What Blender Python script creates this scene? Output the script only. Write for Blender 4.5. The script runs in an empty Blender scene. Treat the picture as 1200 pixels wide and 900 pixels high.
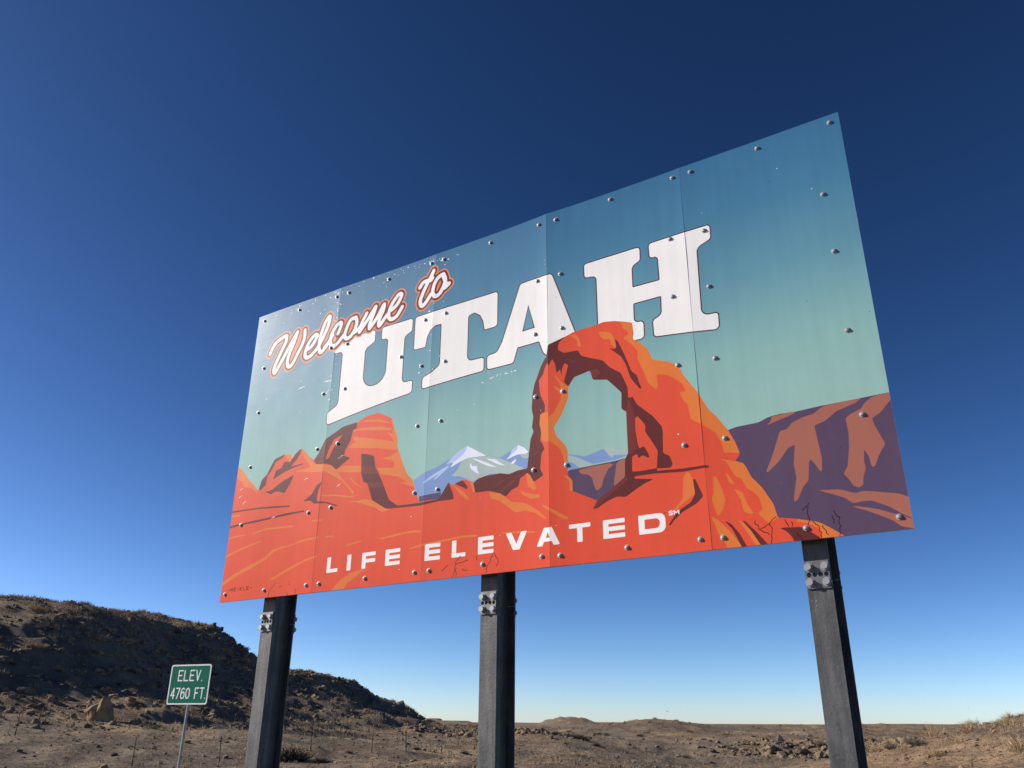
import bpy, bmesh, math, random
import numpy as np
from mathutils import Vector, Matrix, noise as mnoise
from mathutils.geometry import delaunay_2d_cdt

random.seed(11)
rng = np.random.default_rng(11)
scene = bpy.context.scene
col = scene.collection
R = math.radians

# ------------------------------------------------------------------ camera
CAM_Z = 1.6
cam_data = bpy.data.cameras.new('camera')
cam = bpy.data.objects.new('camera', cam_data)
col.objects.link(cam)
cam_data.sensor_width = 36.0
cam_data.lens = 28.98
cam_data.clip_start = 0.05
cam_data.clip_end = 60000.0
cam.matrix_world = (Matrix.Translation((0, 0, CAM_Z)) @ Matrix.Rotation(R(90 + 22.729), 4, 'X')
                    @ Matrix.Rotation(R(0.413), 4, 'Z'))
scene.camera = cam

# ------------------------------------------------------------------ sky and sun
SUN_AZ, SUN_EL = R(-84.0), R(27.0)            # azimuth from +Y towards +X
world = bpy.data.worlds.new('World')
scene.world = world
world.use_nodes = True
wn, wl = world.node_tree.nodes, world.node_tree.links
bg = wn['Background']
sky = wn.new('ShaderNodeTexSky')
sky.sky_type = 'NISHITA'
sky.sun_disc = False
sky.sun_elevation = SUN_EL
sky.sun_rotation = SUN_AZ
sky.altitude = 1500.0
sky.air_density = 0.7
sky.dust_density = 1.0
sky.ozone_density = 3.0
sky_max = wn.new('ShaderNodeMix'); sky_max.data_type = 'RGBA'; sky_max.blend_type = 'DARKEN'   # no glare round the hidden sun
sky_max.inputs[0].default_value = 1.0
sky_max.inputs[7].default_value = (7.5, 7.5, 7.5, 1)
wl.new(sky.outputs[0], sky_max.inputs[6])
sep, com = wn.new('ShaderNodeSeparateColor'), wn.new('ShaderNodeCombineColor')
wl.new(sky_max.outputs[2], sep.inputs[0])
for i, (g_, k_) in enumerate(((1.85, 0.75), (1.65, 0.79), (1.60, 0.77))):     # the phone's contrasty rendering of a dry high-altitude sky
    pw, ml = wn.new('ShaderNodeMath'), wn.new('ShaderNodeMath')
    pw.operation, ml.operation = 'POWER', 'MULTIPLY'
    pw.inputs[1].default_value, ml.inputs[1].default_value = g_, k_
    wl.new(sep.outputs[i], pw.inputs[0]); wl.new(pw.outputs[0], ml.inputs[0]); wl.new(ml.outputs[0], com.inputs[i])
wl.new(com.outputs[0], bg.inputs[0])
bg.inputs[1].default_value = 0.05

sun_data = bpy.data.lights.new('sun', 'SUN')
sun_data.energy = 5.0
sun_data.angle = R(0.53)
sun_data.color = (1.0, 0.94, 0.85)
sun = bpy.data.objects.new('sun', sun_data)
col.objects.link(sun)
SUN = Vector((math.sin(SUN_AZ) * math.cos(SUN_EL), math.cos(SUN_AZ) * math.cos(SUN_EL), math.sin(SUN_EL)))
sun.rotation_euler = SUN.to_track_quat('Z', 'Y').to_euler()
sun.location = (-30, -20, 40)

vs = scene.view_settings
vs.view_transform = 'Standard'
vs.look = 'None'
vs.gamma = 1.0
vs.exposure = 0.4
vs.use_curve_mapping = False
scene.render.resolution_x, scene.render.resolution_y = 1024, 768

# ------------------------------------------------------------------ helpers
def empty(name, loc, rz=0.0):
    o = bpy.data.objects.new(name, None)
    o.location = loc
    o.rotation_euler = (0, 0, rz)
    o.empty_display_size = 0.2
    col.objects.link(o)
    return o

def tag(o, label=None, cat=None, group=None, kind=None):
    if label: o['label'] = label
    if cat: o['category'] = cat
    if group: o['group'] = group
    if kind: o['kind'] = kind
    return o

def link(name, me, parent=None, mats=()):
    o = bpy.data.objects.new(name, me)
    col.objects.link(o)
    if parent: o.parent = parent
    for m in mats:
        me.materials.append(m)
    return o

def mesh(name, V, F, mats=(), smooth=False):
    me = bpy.data.meshes.new(name)
    me.from_pydata([tuple(v) for v in V], [], [tuple(f) for f in F])
    for m in mats: me.materials.append(m)
    if smooth: me.polygons.foreach_set('use_smooth', [True] * len(me.polygons))
    me.update()
    return me

def np_mesh(name, V, F, mats=(), smooth=False):
    """V (n,3), F (m,3 or 4) arrays"""
    V = np.asarray(V, np.float32); F = np.asarray(F, np.int32)
    k = F.shape[1]
    me = bpy.data.meshes.new(name)
    me.vertices.add(len(V)); me.vertices.foreach_set('co', V.ravel())
    me.loops.add(F.size); me.loops.foreach_set('vertex_index', F.ravel())
    me.polygons.add(len(F))
    me.polygons.foreach_set('loop_start', np.arange(len(F), dtype=np.int32) * k)
    me.polygons.foreach_set('loop_total', np.full(len(F), k, np.int32))
    if smooth: me.polygons.foreach_set('use_smooth', np.ones(len(F), bool))
    me.update(calc_edges=True)
    for m in mats: me.materials.append(m)
    return me

class MB:
    """collects boxes, prisms and cylinders into one mesh"""
    def __init__(s): s.V, s.F = [], []
    def add(s, V, F):
        n = len(s.V); s.V += [tuple(v) for v in V]; s.F += [tuple(i + n for i in f) for f in F]
    def box(s, a, b):
        (x0, y0, z0), (x1, y1, z1) = a, b
        s.add([(x0,y0,z0),(x1,y0,z0),(x1,y1,z0),(x0,y1,z0),(x0,y0,z1),(x1,y0,z1),(x1,y1,z1),(x0,y1,z1)],
              [(0,3,2,1),(4,5,6,7),(0,1,5,4),(1,2,6,5),(2,3,7,6),(3,0,4,7)])
    def prism(s, poly, z0, z1):           # poly in xy, counter-clockwise
        n = len(poly)
        s.add([(x,y,z0) for x,y in poly] + [(x,y,z1) for x,y in poly],
              [tuple(range(n))[::-1], tuple(range(n, 2*n))] + [(i,(i+1)%n,n+(i+1)%n,n+i) for i in range(n)])
    def tube(s, p, q, r0, r1=None, n=8, cap=True):
        r1 = r0 if r1 is None else r1
        p, q = Vector(p), Vector(q); d = (q-p).normalized()
        a = d.orthogonal().normalized(); b = d.cross(a)
        V = [p + (a*math.cos(t)+b*math.sin(t))*r0 for t in [2*math.pi*i/n for i in range(n)]]
        V += [q + (a*math.cos(t)+b*math.sin(t))*r1 for t in [2*math.pi*i/n for i in range(n)]]
        F = [(i,(i+1)%n,n+(i+1)%n,n+i) for i in range(n)]
        if cap: F += [tuple(range(n))[::-1], tuple(range(n,2*n))]
        s.add(V, F)
    def build(s, name, mat, parent=None, smooth=False, bevel=0.0):
        me = mesh(name, s.V, s.F, (mat,), smooth)
        o = link(name, me, parent)
        if bevel:
            m = o.modifiers.new('bevel', 'BEVEL'); m.width = bevel; m.segments = 2; m.limit_method = 'ANGLE'
        return o

# ------------------------------------------------------------------ materials
def new_mat(name):
    m = bpy.data.materials.new(name); m.use_nodes = True
    nt = m.node_tree
    return m, nt, nt.nodes, nt.links, nt.nodes['Principled BSDF']

def ramp(N, stops):
    r = N.new('ShaderNodeValToRGB'); cr = r.color_ramp
    while len(cr.elements) < len(stops): cr.elements.new(0.5)
    for e, (p, c) in zip(cr.elements, stops):
        e.position = p; e.color = (*c, 1) if len(c) == 3 else c
    return r

def tex(N, L, coord, scale, detail=4.0, rough=0.55, kind='NOISE', stretch=None):
    mp = N.new('ShaderNodeMapping')
    if stretch: mp.inputs['Scale'].default_value = stretch
    L.new(coord, mp.inputs[0])
    t = N.new('ShaderNodeTexNoise' if kind == 'NOISE' else 'ShaderNodeTexVoronoi')
    t.inputs['Scale'].default_value = scale
    if kind == 'NOISE':
        t.inputs['Detail'].default_value = detail; t.inputs['Roughness'].default_value = rough
    L.new(mp.outputs[0], t.inputs['Vector'])
    return t

def mixc(N, L, fac, a, b, mode='MIX'):
    m = N.new('ShaderNodeMix'); m.data_type = 'RGBA'; m.blend_type = mode
    for sock, v in ((m.inputs[0], fac), (m.inputs[6], a), (m.inputs[7], b)):
        if hasattr(v, 'links'): L.new(v, sock)
        elif isinstance(v, (int, float)): sock.default_value = v
        else: sock.default_value = (*v, 1)
    return m.outputs[2]

def simple(name, c0, c1, scale=3.0, rough=0.85, bump=0.0, bscale=None, metallic=0.0, spec=0.3):
    m, nt, N, L, B = new_mat(name)
    tc = N.new('ShaderNodeTexCoord')
    t = tex(N, L, tc.outputs['Object'], scale, 6.0, 0.65)
    r = ramp(N, [(0.32, c0), (0.68, c1)])
    L.new(t.outputs[0], r.inputs[0]); L.new(r.outputs[0], B.inputs['Base Color'])
    B.inputs['Roughness'].default_value = rough; B.inputs['Metallic'].default_value = metallic
    B.inputs['Specular IOR Level'].default_value = spec
    if bump:
        t2 = tex(N, L, tc.outputs['Object'], bscale or scale * 4, 5.0, 0.7)
        b = N.new('ShaderNodeBump'); b.inputs['Strength'].default_value = 1.0; b.inputs['Distance'].default_value = bump
        L.new(t2.outputs[0], b.inputs['Height']); L.new(b.outputs[0], B.inputs['Normal'])
    return m


# ------------------------------------------------------------------ terrain
def _hash(ix, iy, seed):
    h = (ix.astype(np.int64) * 374761393 + iy.astype(np.int64) * 668265263 + seed * 974634777) & 0xFFFFFFFF
    h = ((h ^ (h >> 13)) * 1274126177) & 0xFFFFFFFF
    h = h ^ (h >> 16)
    return (h & 0xFFFF) / 65535.0

def vnoise(x, y, seed=0):
    x = np.asarray(x, float); y = np.asarray(y, float)
    ix, iy = np.floor(x), np.floor(y)
    fx, fy = x - ix, y - iy
    fx = fx*fx*fx*(fx*(fx*6-15)+10); fy = fy*fy*fy*(fy*(fy*6-15)+10)
    a, b = _hash(ix, iy, seed), _hash(ix+1, iy, seed)
    c, d = _hash(ix, iy+1, seed), _hash(ix+1, iy+1, seed)
    return (a+(b-a)*fx)*(1-fy) + (c+(d-c)*fx)*fy - 0.5

def fbm(x, y, seed=0, octv=4, gain=0.5):
    t, a = 0.0, 1.0
    for k in range(octv):
        t = t + a * vnoise(x * 2**k + 17.3*k, y * 2**k - 9.1*k, seed + k); a *= gain
    return t

def smax(a, b, k):
    h = np.clip(0.5 + 0.5*(a-b)/k, 0, 1)
    return b + (a-b)*h + k*h*(1-h)

def sstep(a, b, x):
    t = np.clip((x-a)/(b-a), 0, 1); return t*t*(3-2*t)

CREST = np.array([(-120, 20, 2.0), (-82, 44, 6.0), (-60, 64, 10.5),
    (-49.17,81.28,13.07),(-49.21,87.06,14.17),(-49.05,92.84,14.39),(-48.55,98.71,14.64),(-47.28,104.83,15.17),
    (-46.75,112.69,15.55),(-45.05,119.81,13.69),(-43.82,125.57,12.38),(-42.38,131.33,11.42),(-41.54,142.05,11.45),
    (-38.32,155.34,10.11),(-35.07,162.25,8.44),(-32.09,172.03,7.95),(-28.46,180.77,8.31),(-25.09,189.35,6.43),
    (-22.35,198.75,4.03),(-19.87,214.08,2.16),(-16,250,1.5)])
CREST[:, 2] -= 0.35
_seg = np.r_[0, np.cumsum(np.hypot(*(np.diff(CREST[:, :2], axis=0).T)))]

def crest_coords(x, y):
    """along-crest length s, signed distance d (right of the crest positive), crest height"""
    best = np.full(x.shape, 1e9); S = np.zeros(x.shape); D = np.zeros(x.shape); Z = np.zeros(x.shape)
    for i in range(len(CREST)-1):
        a, b = CREST[i], CREST[i+1]
        ex, ey = b[0]-a[0], b[1]-a[1]; l2 = ex*ex+ey*ey
        t = np.clip(((x-a[0])*ex + (y-a[1])*ey)/l2, 0, 1)
        dx, dy = x-(a[0]+t*ex), y-(a[1]+t*ey)
        dist = np.hypot(dx, dy)
        side = np.where((x-a[0])*ey - (y-a[1])*ex > 0, 1.0, -1.0)
        m = dist < best
        best = np.where(m, dist, best); D = np.where(m, dist*side, D)
        S = np.where(m, _seg[i] + t*math.sqrt(l2), S); Z = np.where(m, a[2]+t*(b[2]-a[2]), Z)
    return S, D, Z

_LR = np.log([1, 15, 30, 43, 60, 100, 300, 1000, 4000, 30000])
_LZ = [0, 0, 0.0, 0.02, 0.25, 0.6, 1.3, 4.6, 18.0, 130.0]

def mound(x, y, cx, cy, rx, ry, h, rot=0.0, p=1.0):
    c, s = math.cos(rot), math.sin(rot)
    u = ((x-cx)*c + (y-cy)*s)/rx; v = (-(x-cx)*s + (y-cy)*c)/ry
    return h*np.exp(-(u*u+v*v)**p)

def berm(x, y): return mound(x, y, 28.5, 42, 9.5, 19, 3.0, -0.55, 1.4)

def height(x, y):
    x = np.asarray(x, float); y = np.asarray(y, float)
    r = np.hypot(x, y) + 1e-6
    z = np.interp(np.log(np.maximum(r, 1.0)), _LR, _LZ)
    # gentle unevenness that grows with distance
    near = sstep(14, 40, r)
    z = z + near*(0.75*fbm(x/19, y/19, 3, 4) + 0.3*fbm(x/3.1, y/3.1, 5, 3))*np.clip(1.2 - r/900, 0.25, 1)
    z = z + sstep(200, 700, r)*fbm(x/260, y/260, 8, 4)*4.0
    # low rise at the foot of the hill on the left
    z = z + mound(x, y, -34, 56, 16, 13, 1.5, 0.5) + mound(x, y, -16, 60, 10, 5, 0.5, 0.6)
    # mounds and hollows on the plain
    z = z + mound(x, y, 25, 168, 12, 20, 2.3, -0.1, 1.4) + mound(x, y, 38, 190, 16, 20, 1.7, 0, 1.2)
    z = z + mound(x, y, 1.5, 95, 6, 8, 1.1) + mound(x, y, 12, 66, 12, 5, 0.75, 0.1) - mound(x, y, 17, 78, 12, 4, 0.9, 0.05)
    z = z + mound(x, y, 36, 128, 15, 8, 0.5, -0.3, 1.5)
    z = z + mound(x, y, -34, 235, 16, 30, 1.0, 0.1) + mound(x, y, 26, 62, 9, 5, 0.5, -0.4)
    for mx, my, rx_, ry_, mh in ((8,150,14,9,1.0),(58,150,16,9,1.3),(70,205,22,14,1.6),(-4,205,16,12,1.3),(95,180,20,10,1.2),(14,255,26,14,1.4),(60,300,40,18,1.8),(120,330,50,20,1.8),(160,260,30,14,1.2)):
        z = z + mound(x, y, mx, my, rx_, ry_, mh, 0.15, 1.5)
    # shallow wash on this side of a rocky scarp
    azd = np.degrees(np.arctan2(x, y))
    edge = 96 + 7*vnoise(azd/3.5, 0*azd, 91) + 4*vnoise(azd/1.1, 0*azd, 93)
    z = z - 1.15*sstep(34, 50, r)*(1 - sstep(-7, 5, r-edge))*sstep(3, 12, azd)*np.where(np.abs(azd) < 60, 1, 0)
    # berm beside the road on the right
    bm = berm(x, y)
    z = z + bm + sstep(0.2, 1.2, bm)*0.22*fbm(x/1.7, y/1.7, 21, 3)
    # far buttes and mesas
    n = fbm(x/40, y/40, 31, 4)
    def mesa(cx, cy, rx, ry, h, edge):
        q = np.sqrt(((x-cx)/rx)**2 + ((y-cy)/ry)**2) + 0.35*n
        return h*(1 - sstep(1-edge, 1.0, q))
    z = z + mesa(101, 1500, 66, 90, 11.5, 0.75) + sstep(0,1,1-np.hypot((x-101)/70,(y-1500)/90))*6*np.abs(fbm(x/14,y/14,35,3)) + mesa(150, 1650, 130, 80, 4.5, 0.5)
    z = z + mesa(-72, 930, 62, 60, 5.6, 0.5) + mesa(-85, 760, 40, 50, 2.5, 0.9)
    z = z + mesa(-480, 5000, 130, 300, 24, 0.4) + mesa(686, 2404, 40, 50, 15, 0.95)
    z = z + mesa(1150, 2450, 300, 120, 6.5, 0.15) + mesa(300, 3800, 500, 250, 5, 0.4)
    # the rocky hill on the left
    S, D, Z = crest_coords(x, y)
    hn = fbm(S/26, D/70, 41, 3)                      # spurs and gullies running down the slope
    hn2 = fbm(x/5.5, y/5.5, 43, 4)
    d = D + 9.0*hn*sstep(2, 13, D)
    bench = 9.0 + 4.0*vnoise(S/14, 0*S, 47)
    steep = 11.0*np.clip(Z/13.0, 0.45, 1.1)             # width of the bare steep band below the bench
    q = np.maximum(d-bench, 0)
    drop = np.where(d < 0, -d*0.10, 0.22*np.minimum(d, bench) + 0.54*np.minimum(q, steep) + 0.25*np.maximum(q-steep, 0))
    ledge = np.where((d > bench) & (d < bench+22), 0.45*np.abs(vnoise(S/2.2, D/2.0, 51)) , 0.0)
    hz = Z + 0.35*vnoise(S/9, 0*S, 61)*sstep(30, 60, S) - drop + ledge
    lay = 1.25 + 0.0*S                                  # flat-lying beds weather into low steps
    hh = hz + 0.5*vnoise(x/11, y/11, 63)
    fr = hh/lay - np.floor(hh/lay)
    hz = hz + sstep(7, 12, d)*0.55*lay*(sstep(0.25, 0.75, fr) - fr)*np.clip(vnoise(S/8, D/9, 67)+.75, 0, 1)
    on = sstep(-60, -10, D)
    hz = hz*on + (-5)*(1-on) + hn2*1.0*np.clip(np.abs(D)/4, 0.15, 1)
    z = smax(hz, z, 1.6)
    return z

def h1(x, y): return float(height(np.array([x]), np.array([y]))[0])

def build_ground():
    fine = np.arange(-39, 39.01, 0.125)
    az = np.radians(np.r_[fine, np.arange(42, 318.1, 4.0)])
    rad = np.r_[np.geomspace(0.8, 22, 36)[:-1], np.geomspace(22, 260, 250)[:-1], np.geomspace(260, 30000, 130)]
    A_, R_ = np.meshgrid(az, rad)
    X, Y = R_*np.sin(A_), R_*np.cos(A_)
    Z = height(X.ravel(), Y.ravel())
    V = np.stack([X.ravel(), Y.ravel(), Z], 1)
    na, nr = len(az), len(rad)
    i, j = np.meshgrid(np.arange(nr-1), np.arange(na), indexing='ij')
    jn = (j+1) % na
    F = np.stack([i*na+j, i*na+jn, (i+1)*na+jn, (i+1)*na+j], -1).reshape(-1, 4)[:, ::-1]
    V = np.vstack([V, [[0, 0, h1(0, 0)]]])
    me = np_mesh('ground', V, F, (), True)
    bm = bmesh.new(); bm.from_mesh(me); bm.verts.ensure_lookup_table()
    c = bm.verts[len(V)-1]
    for k in range(na):
        f = bm.faces.new((bm.verts[(k+1) % na], bm.verts[k], c)); f.smooth = True
    bm.normal_update(); bm.to_mesh(me); bm.free()
    return me

def ground_material():
    m, nt, N, L, B = new_mat('desert_soil')
    geo = N.new('ShaderNodeNewGeometry')
    pos = geo.outputs['Position']
    big = tex(N, L, pos, 0.035, 5, 0.6); mid = tex(N, L, pos, 0.45, 6, 0.65); fine = tex(N, L, pos, 4.0, 6, 0.75)
    soil = ramp(N, [(0.30, (0.12,0.091,0.066)), (0.5, (0.22,0.167,0.117)), (0.72, (0.34,0.262,0.18))])
    L.new(mid.outputs[0], soil.inputs[0])
    red = ramp(N, [(0.42, (1,1,1)), (0.62, (1.0,0.86,0.77))])
    L.new(big.outputs[0], red.inputs[0])
    c = mixc(N, L, 1.0, soil.outputs[0], red.outputs[0], 'MULTIPLY')
    sp = ramp(N, [(0.38, (0.40,0.40,0.42)), (0.5, (1,1,1)), (0.66, (1.3,1.28,1.22))])
    L.new(fine.outputs[0], sp.inputs[0])
    c = mixc(N, L, 1.0, c, sp.outputs[0], 'MULTIPLY')
    gv = tex(N, L, pos, 0.11, 3, 0.5); gr = ramp(N, [(0.50, (0.82,0.84,0.88)), (0.62, (1.28,1.25,1.18))]); L.new(gv.outputs[0], gr.inputs[0])
    c = mixc(N, L, 1.0, c, gr.outputs[0], 'MULTIPLY')
    # steep faces are bare grey shale and dark varnished rock
    sx = N.new('ShaderNodeSeparateXYZ'); L.new(geo.outputs['True Normal'], sx.inputs[0])
    st = N.new('ShaderNodeMapRange'); st.inputs[1].default_value = 0.95; st.inputs[2].default_value = 0.84
    L.new(sx.outputs[2], st.inputs[0])
    shale = ramp(N, [(0.35, (0.085,0.074,0.065)), (0.5, (0.135,0.113,0.094)), (0.66, (0.20,0.16,0.122))])
    L.new(mid.outputs[0], shale.inputs[0])
    c = mixc(N, L, st.outputs[0], c, shale.outputs[0])
    L.new(c, B.inputs['Base Color'])
    B.inputs['Roughness'].default_value = 0.95; B.inputs['Specular IOR Level'].default_value = 0.15
    bt = tex(N, L, pos, 1.3, 8, 0.72)
    b = N.new('ShaderNodeBump'); b.inputs['Strength'].default_value = 1.0; b.inputs['Distance'].default_value = 0.30
    L.new(bt.outputs[0], b.inputs['Height']); L.new(b.outputs[0], B.inputs['Normal'])
    return m

M_GROUND = ground_material()
ground = link('ground', build_ground(), None, (M_GROUND,))
tag(ground, 'bare brown desert ground with rocky hill and far mesas', 'ground', kind='structure')


# ------------------------------------------------------------------ billboard
SIGN_W, SIGN_H, PANELS = 6.096, 3.048, 5
PW = SIGN_W/PANELS
SIGN_BL = Vector((-2.77243, 8.05125, 1.09403 + CAM_Z))
SIGN_YAW = -0.57412
SIGN_G = min(h1(SIGN_BL.x, SIGN_BL.y), 0.0)
SIGN_Z = SIGN_BL.z - SIGN_G                      # height of the lower edge above the base

TILT = (0.0015, -0.001, 0.001, -0.001, 0.001)      # each sheet sits a little differently on its frame
CURL = ((-0.003, 0.0042), (0.0036, 0.0050), (0.0042, 0.0210), (0.0205, 0.0062), (0.0052, 0.0))      # the sheets stand proud along their joints
DECAY = ((.13, .13), (.13, .13), (.13, .27), (.25, .13), (.13, .13))

def relief(x, z, p):
    """how far the sheet stands out of the true plane, in metres, and its two slopes"""
    def h(x, z):
        lx = x - p*PW
        v = TILT[p]*(lx-PW/2)
        v += CURL[p][0]*math.exp(-lx/DECAY[p][0]) + CURL[p][1]*math.exp(-(PW-lx)/DECAY[p][1])
        v += 0.0022*mnoise.noise((x*1.6+3.1*p, z*1.1, p*2.7)) + 0.0007*mnoise.noise((x*5.2, z*4.1, p*1.7+9))
        return v
    e = 0.004
    return h(x, z), (h(x+e, z)-h(x-e, z))/(2*e), (h(x, z+e)-h(x, z-e))/(2*e)

def pts(s): return [tuple(float(v)/1000 for v in t.split(',')) for t in s.split()]

def fillet(P, n=6):
    """P: (x, y, radius) corners -> rounded outline"""
    out = []; m = len(P)
    for i in range(m):
        a, b, c = Vector(P[i-1][:2]), Vector(P[i][:2]), Vector(P[(i+1) % m][:2])
        r = P[i][2] if len(P[i]) > 2 else 0
        u, v = a-b, c-b
        if r <= 0 or u.length < 1e-6 or v.length < 1e-6: out.append(tuple(b)); continue
        lu, lv = u.length, v.length; u.normalize(); v.normalize()
        ang = u.angle(v)
        if ang > 3.0: out.append(tuple(b)); continue
        t = min(r/math.tan(ang/2), 0.48*lu, 0.48*lv); r2 = t*math.tan(ang/2)
        cen = b + (u+v).normalized()*(r2/math.sin(ang/2))
        p0, p1 = b+u*t-cen, b+v*t-cen
        a0 = math.atan2(p0.y, p0.x); a1 = math.atan2(p1.y, p1.x)
        da = (a1-a0+math.pi) % (2*math.pi) - math.pi
        out += [(cen.x+r2*math.cos(a0+da*k/n), cen.y+r2*math.sin(a0+da*k/n)) for k in range(n+1)]
    return out

def area(P): return 0.5*sum(P[i-1][0]*P[i][1]-P[i][0]*P[i-1][1] for i in range(len(P)))

def grow(P, d):
    s = 1 if area(P) > 0 else -1; out = []; m = len(P)
    for i in range(m):
        a, b, c = Vector(P[i-1]), Vector(P[i]), Vector(P[(i+1) % m])
        e0 = (b-a); e1 = (c-b)
        if e0.length < 1e-7 or e1.length < 1e-7: continue
        e0.normalize(); e1.normalize()
        n = Vector((e0.y+e1.y, -(e0.x+e1.x)))*s
        if n.length < 1e-6: n = Vector((e0.y, -e0.x))*s
        n.normalize(); k = max(0.5, n.dot(Vector((e0.y, -e0.x))*s))
        out.append(tuple(b + n*(d/k)))
    return out

def stroke(line, w, n=8):
    """round-ended pen stroke as a list of outlines"""
    out = []
    for i, p in enumerate(line):
        out.append([(p[0]+w/2*math.cos(2*math.pi*k/n+.2), p[1]+w/2*math.sin(2*math.pi*k/n+.2)) for k in range(n)])
        if i:
            a, b = Vector(line[i-1]), Vector(p); d = b-a
            if d.length < 1e-5: continue
            d.normalize(); q = Vector((-d.y, d.x))*w/2
            out.append([tuple(a-q), tuple(b-q), tuple(b+q), tuple(a+q)])
    return out

def smooth_line(line, n=3):
    """Catmull-Rom through the points"""
    if len(line) < 3: return line
    P = [line[0]] + list(line) + [line[-1]]; out = []
    for i in range(1, len(P)-2):
        p0, p1, p2, p3 = (Vector(q) for q in P[i-1:i+3])
        for k in range(n):
            t = k/n
            out.append(tuple(0.5*((2*p1)+(p2-p0)*t+(2*p0-5*p1+4*p2-p3)*t*t+(3*p1-p0-3*p2+p3)*t**3)))
    return out + [tuple(line[-1])]

def yb(x): return 1.715 - 0.04*(x-3.14)**2         # the big letters stand on a shallow arc
def arc(x0, x1, n=10): return [(x0+(x1-x0)*k/n, yb(x0+(x1-x0)*k/n), 0) for k in range(1, n)]

def mm(s): return [tuple(float(v)/1000 for v in t.split(',')) for t in s.split()]
LETTER_U = mm('1203,1690,30 1331,1745,70 1331,2310,45 1212,2310,25 1212,2435,25 1737,2435,25 1737,2315,30 1622,2262,60 1622,1850,130 1908,1850,150 1908,2310,45 1824,2310,25 1824,2435,25 2194,2435,25 2194,2310,30 2107,2272,50 2107,1798,50 2232,1798,20') + [(2.232, yb(2.232), .035)] + arc(2.232, 1.205) + [(1.205, yb(1.205), .025)]
LETTER_T = mm('2230,2435,25 2230,2102,20 2362,2100,8 2378,2195,0 2412,2255,0 2470,2291,0 2540,2288,12 2540,1880,50 2452,1826,40 2350,1795,30') + [(2.350, yb(2.350), .025)] + arc(2.35, 3.013) + [(3.013, yb(3.013), .025)] + mm('3013,1836,22 2835,1842,55 2835,2288,30 2905,2300,0 2965,2258,0 3000,2190,0 3016,2102,8 3147,2102,30 3147,2435,25')
LETTER_A = mm('3387,2437,35 3699,2437,35 4000,1560,0 3690,1560,0 3648,1695,25 3614,1732,30 3574,1842,15 3357,1843,15 3316,1712,30') + [(3.052, yb(3.052), .025)] + mm('3048,1842,30 3150,1848,60 3203,1935,120')
HOLE_A = mm('3467,2213,6 3533,1978,6 3405,1976,6')
LETTER_H = mm('4002,2437,25 4495,2440,25 4493,2320,30 4420,2290,50 4417,2098,12 4647,2095,12 4644,2312,45 4577,2314,25 4575,2442,25 5073,2445,25 5071,2325,30 4956,2280,60 4948,1700,70 5072,1697,22') + [(5.068, yb(5.068), .03)] + arc(5.068, 4.573, 6) + [(4.573, yb(4.573), .025)] + mm('4570,1768,30 4645,1800,50 4650,1957,12 4416,1958,15 4413,1790,50 4491,1785,28') + [(4.489, yb(4.489), .03)] + mm('4300,1645,0 4111,1640,0 4110,2300,45 4003,2312,25')

def slogan_letter(ch, x0, x1, y0=0.157, y1=0.291):
    w, h = x1-x0, y1-y0; s = 0.043; b = 0.031; r = .006
    bars = lambda ys: [[(x0, y, r), (x1, y, r), (x1, y+b, r), (x0, y+b, r)] for y in ys]
    stem = [(x0, y0, r), (x0+s, y0, r), (x0+s, y1, r), (x0, y1, r)]
    if ch == 'I': return [[(x0, y0, r), (x1, y0, r), (x1, y1, r), (x0, y1, r)]]
    if ch == 'L': return [stem] + bars([y0])
    if ch == 'F': return [stem] + bars([y1-b, y0+.048])
    if ch == 'E': return [stem] + bars([y1-b, y0+(h-b)/2, y0])
    if ch == 'T': return [[(x0+w/2-s/2, y0, r), (x0+w/2+s/2, y0, r), (x0+w/2+s/2, y1, 0), (x0+w/2-s/2, y1, 0)]] + bars([y1-b])
    if ch == 'V': return [[(x0, y1, r), (x0+.052, y1, r), (x0+w/2, y0+.045, 0), (x1-.052, y1, r), (x1, y1, r), (x0+w/2+.03, y0, r), (x0+w/2-.03, y0, r)]]
    if ch == 'A': return [[(x0, y0, r), (x0+.052, y0, r), (x0+.066, y0+.03, 0), (x1-.066, y0+.03, 0), (x1-.052, y0, r), (x1, y0, r), (x0+w/2+.034, y1, r), (x0+w/2-.034, y1, r)]]
    if ch == 'D': return [[(x0, y0, r), (x1, y0, .045), (x1, y1, .045), (x0, y1, r)]]

# pen-stroke alphabet in a unit box
GLYPH = {'E': ['1,1 0,1 0,0 1,0', '0,.52 .8,.52'], 'L': ['0,1 0,0 1,0'], 'V': ['0,1 .5,0 1,1'], '.': ['.3,0 .32,0'],
    '4': ['.75,0 .75,1 0,.3 1,.3'], '7': ['0,1 1,1 .35,0'], '6': ['.9,.9 .5,1 .12,.8 0,.4 .1,.1 .5,0 .9,.1 1,.35 .85,.58 .5,.62 .1,.45'],
    '0': ['.5,1 .1,.85 0,.5 .1,.15 .5,0 .9,.15 1,.5 .9,.85 .5,1'], 'F': ['0,0 0,1 1,1', '0,.52 .8,.52'], 'T': ['0,1 1,1', '.5,1 .5,0'],
    'M': ['0,0 0,1 .5,.35 1,1 1,0'], 'I': ['.5,0 .5,1'], 'K': ['0,0 0,1', '1,1 0,.45 1,0'], 'S': ['1,.85 .8,1 .2,1 0,.8 .2,.55 .8,.45 1,.25 .8,0 .2,0 0,.15'], '-': ['0,.5 1,.5']}
def glyph(ch, x, y, w, h):
    return [[(x+float(p.split(',')[0])*w, y+float(p.split(',')[1])*h) for p in s.split()] for s in GLYPH[ch]]

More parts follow.
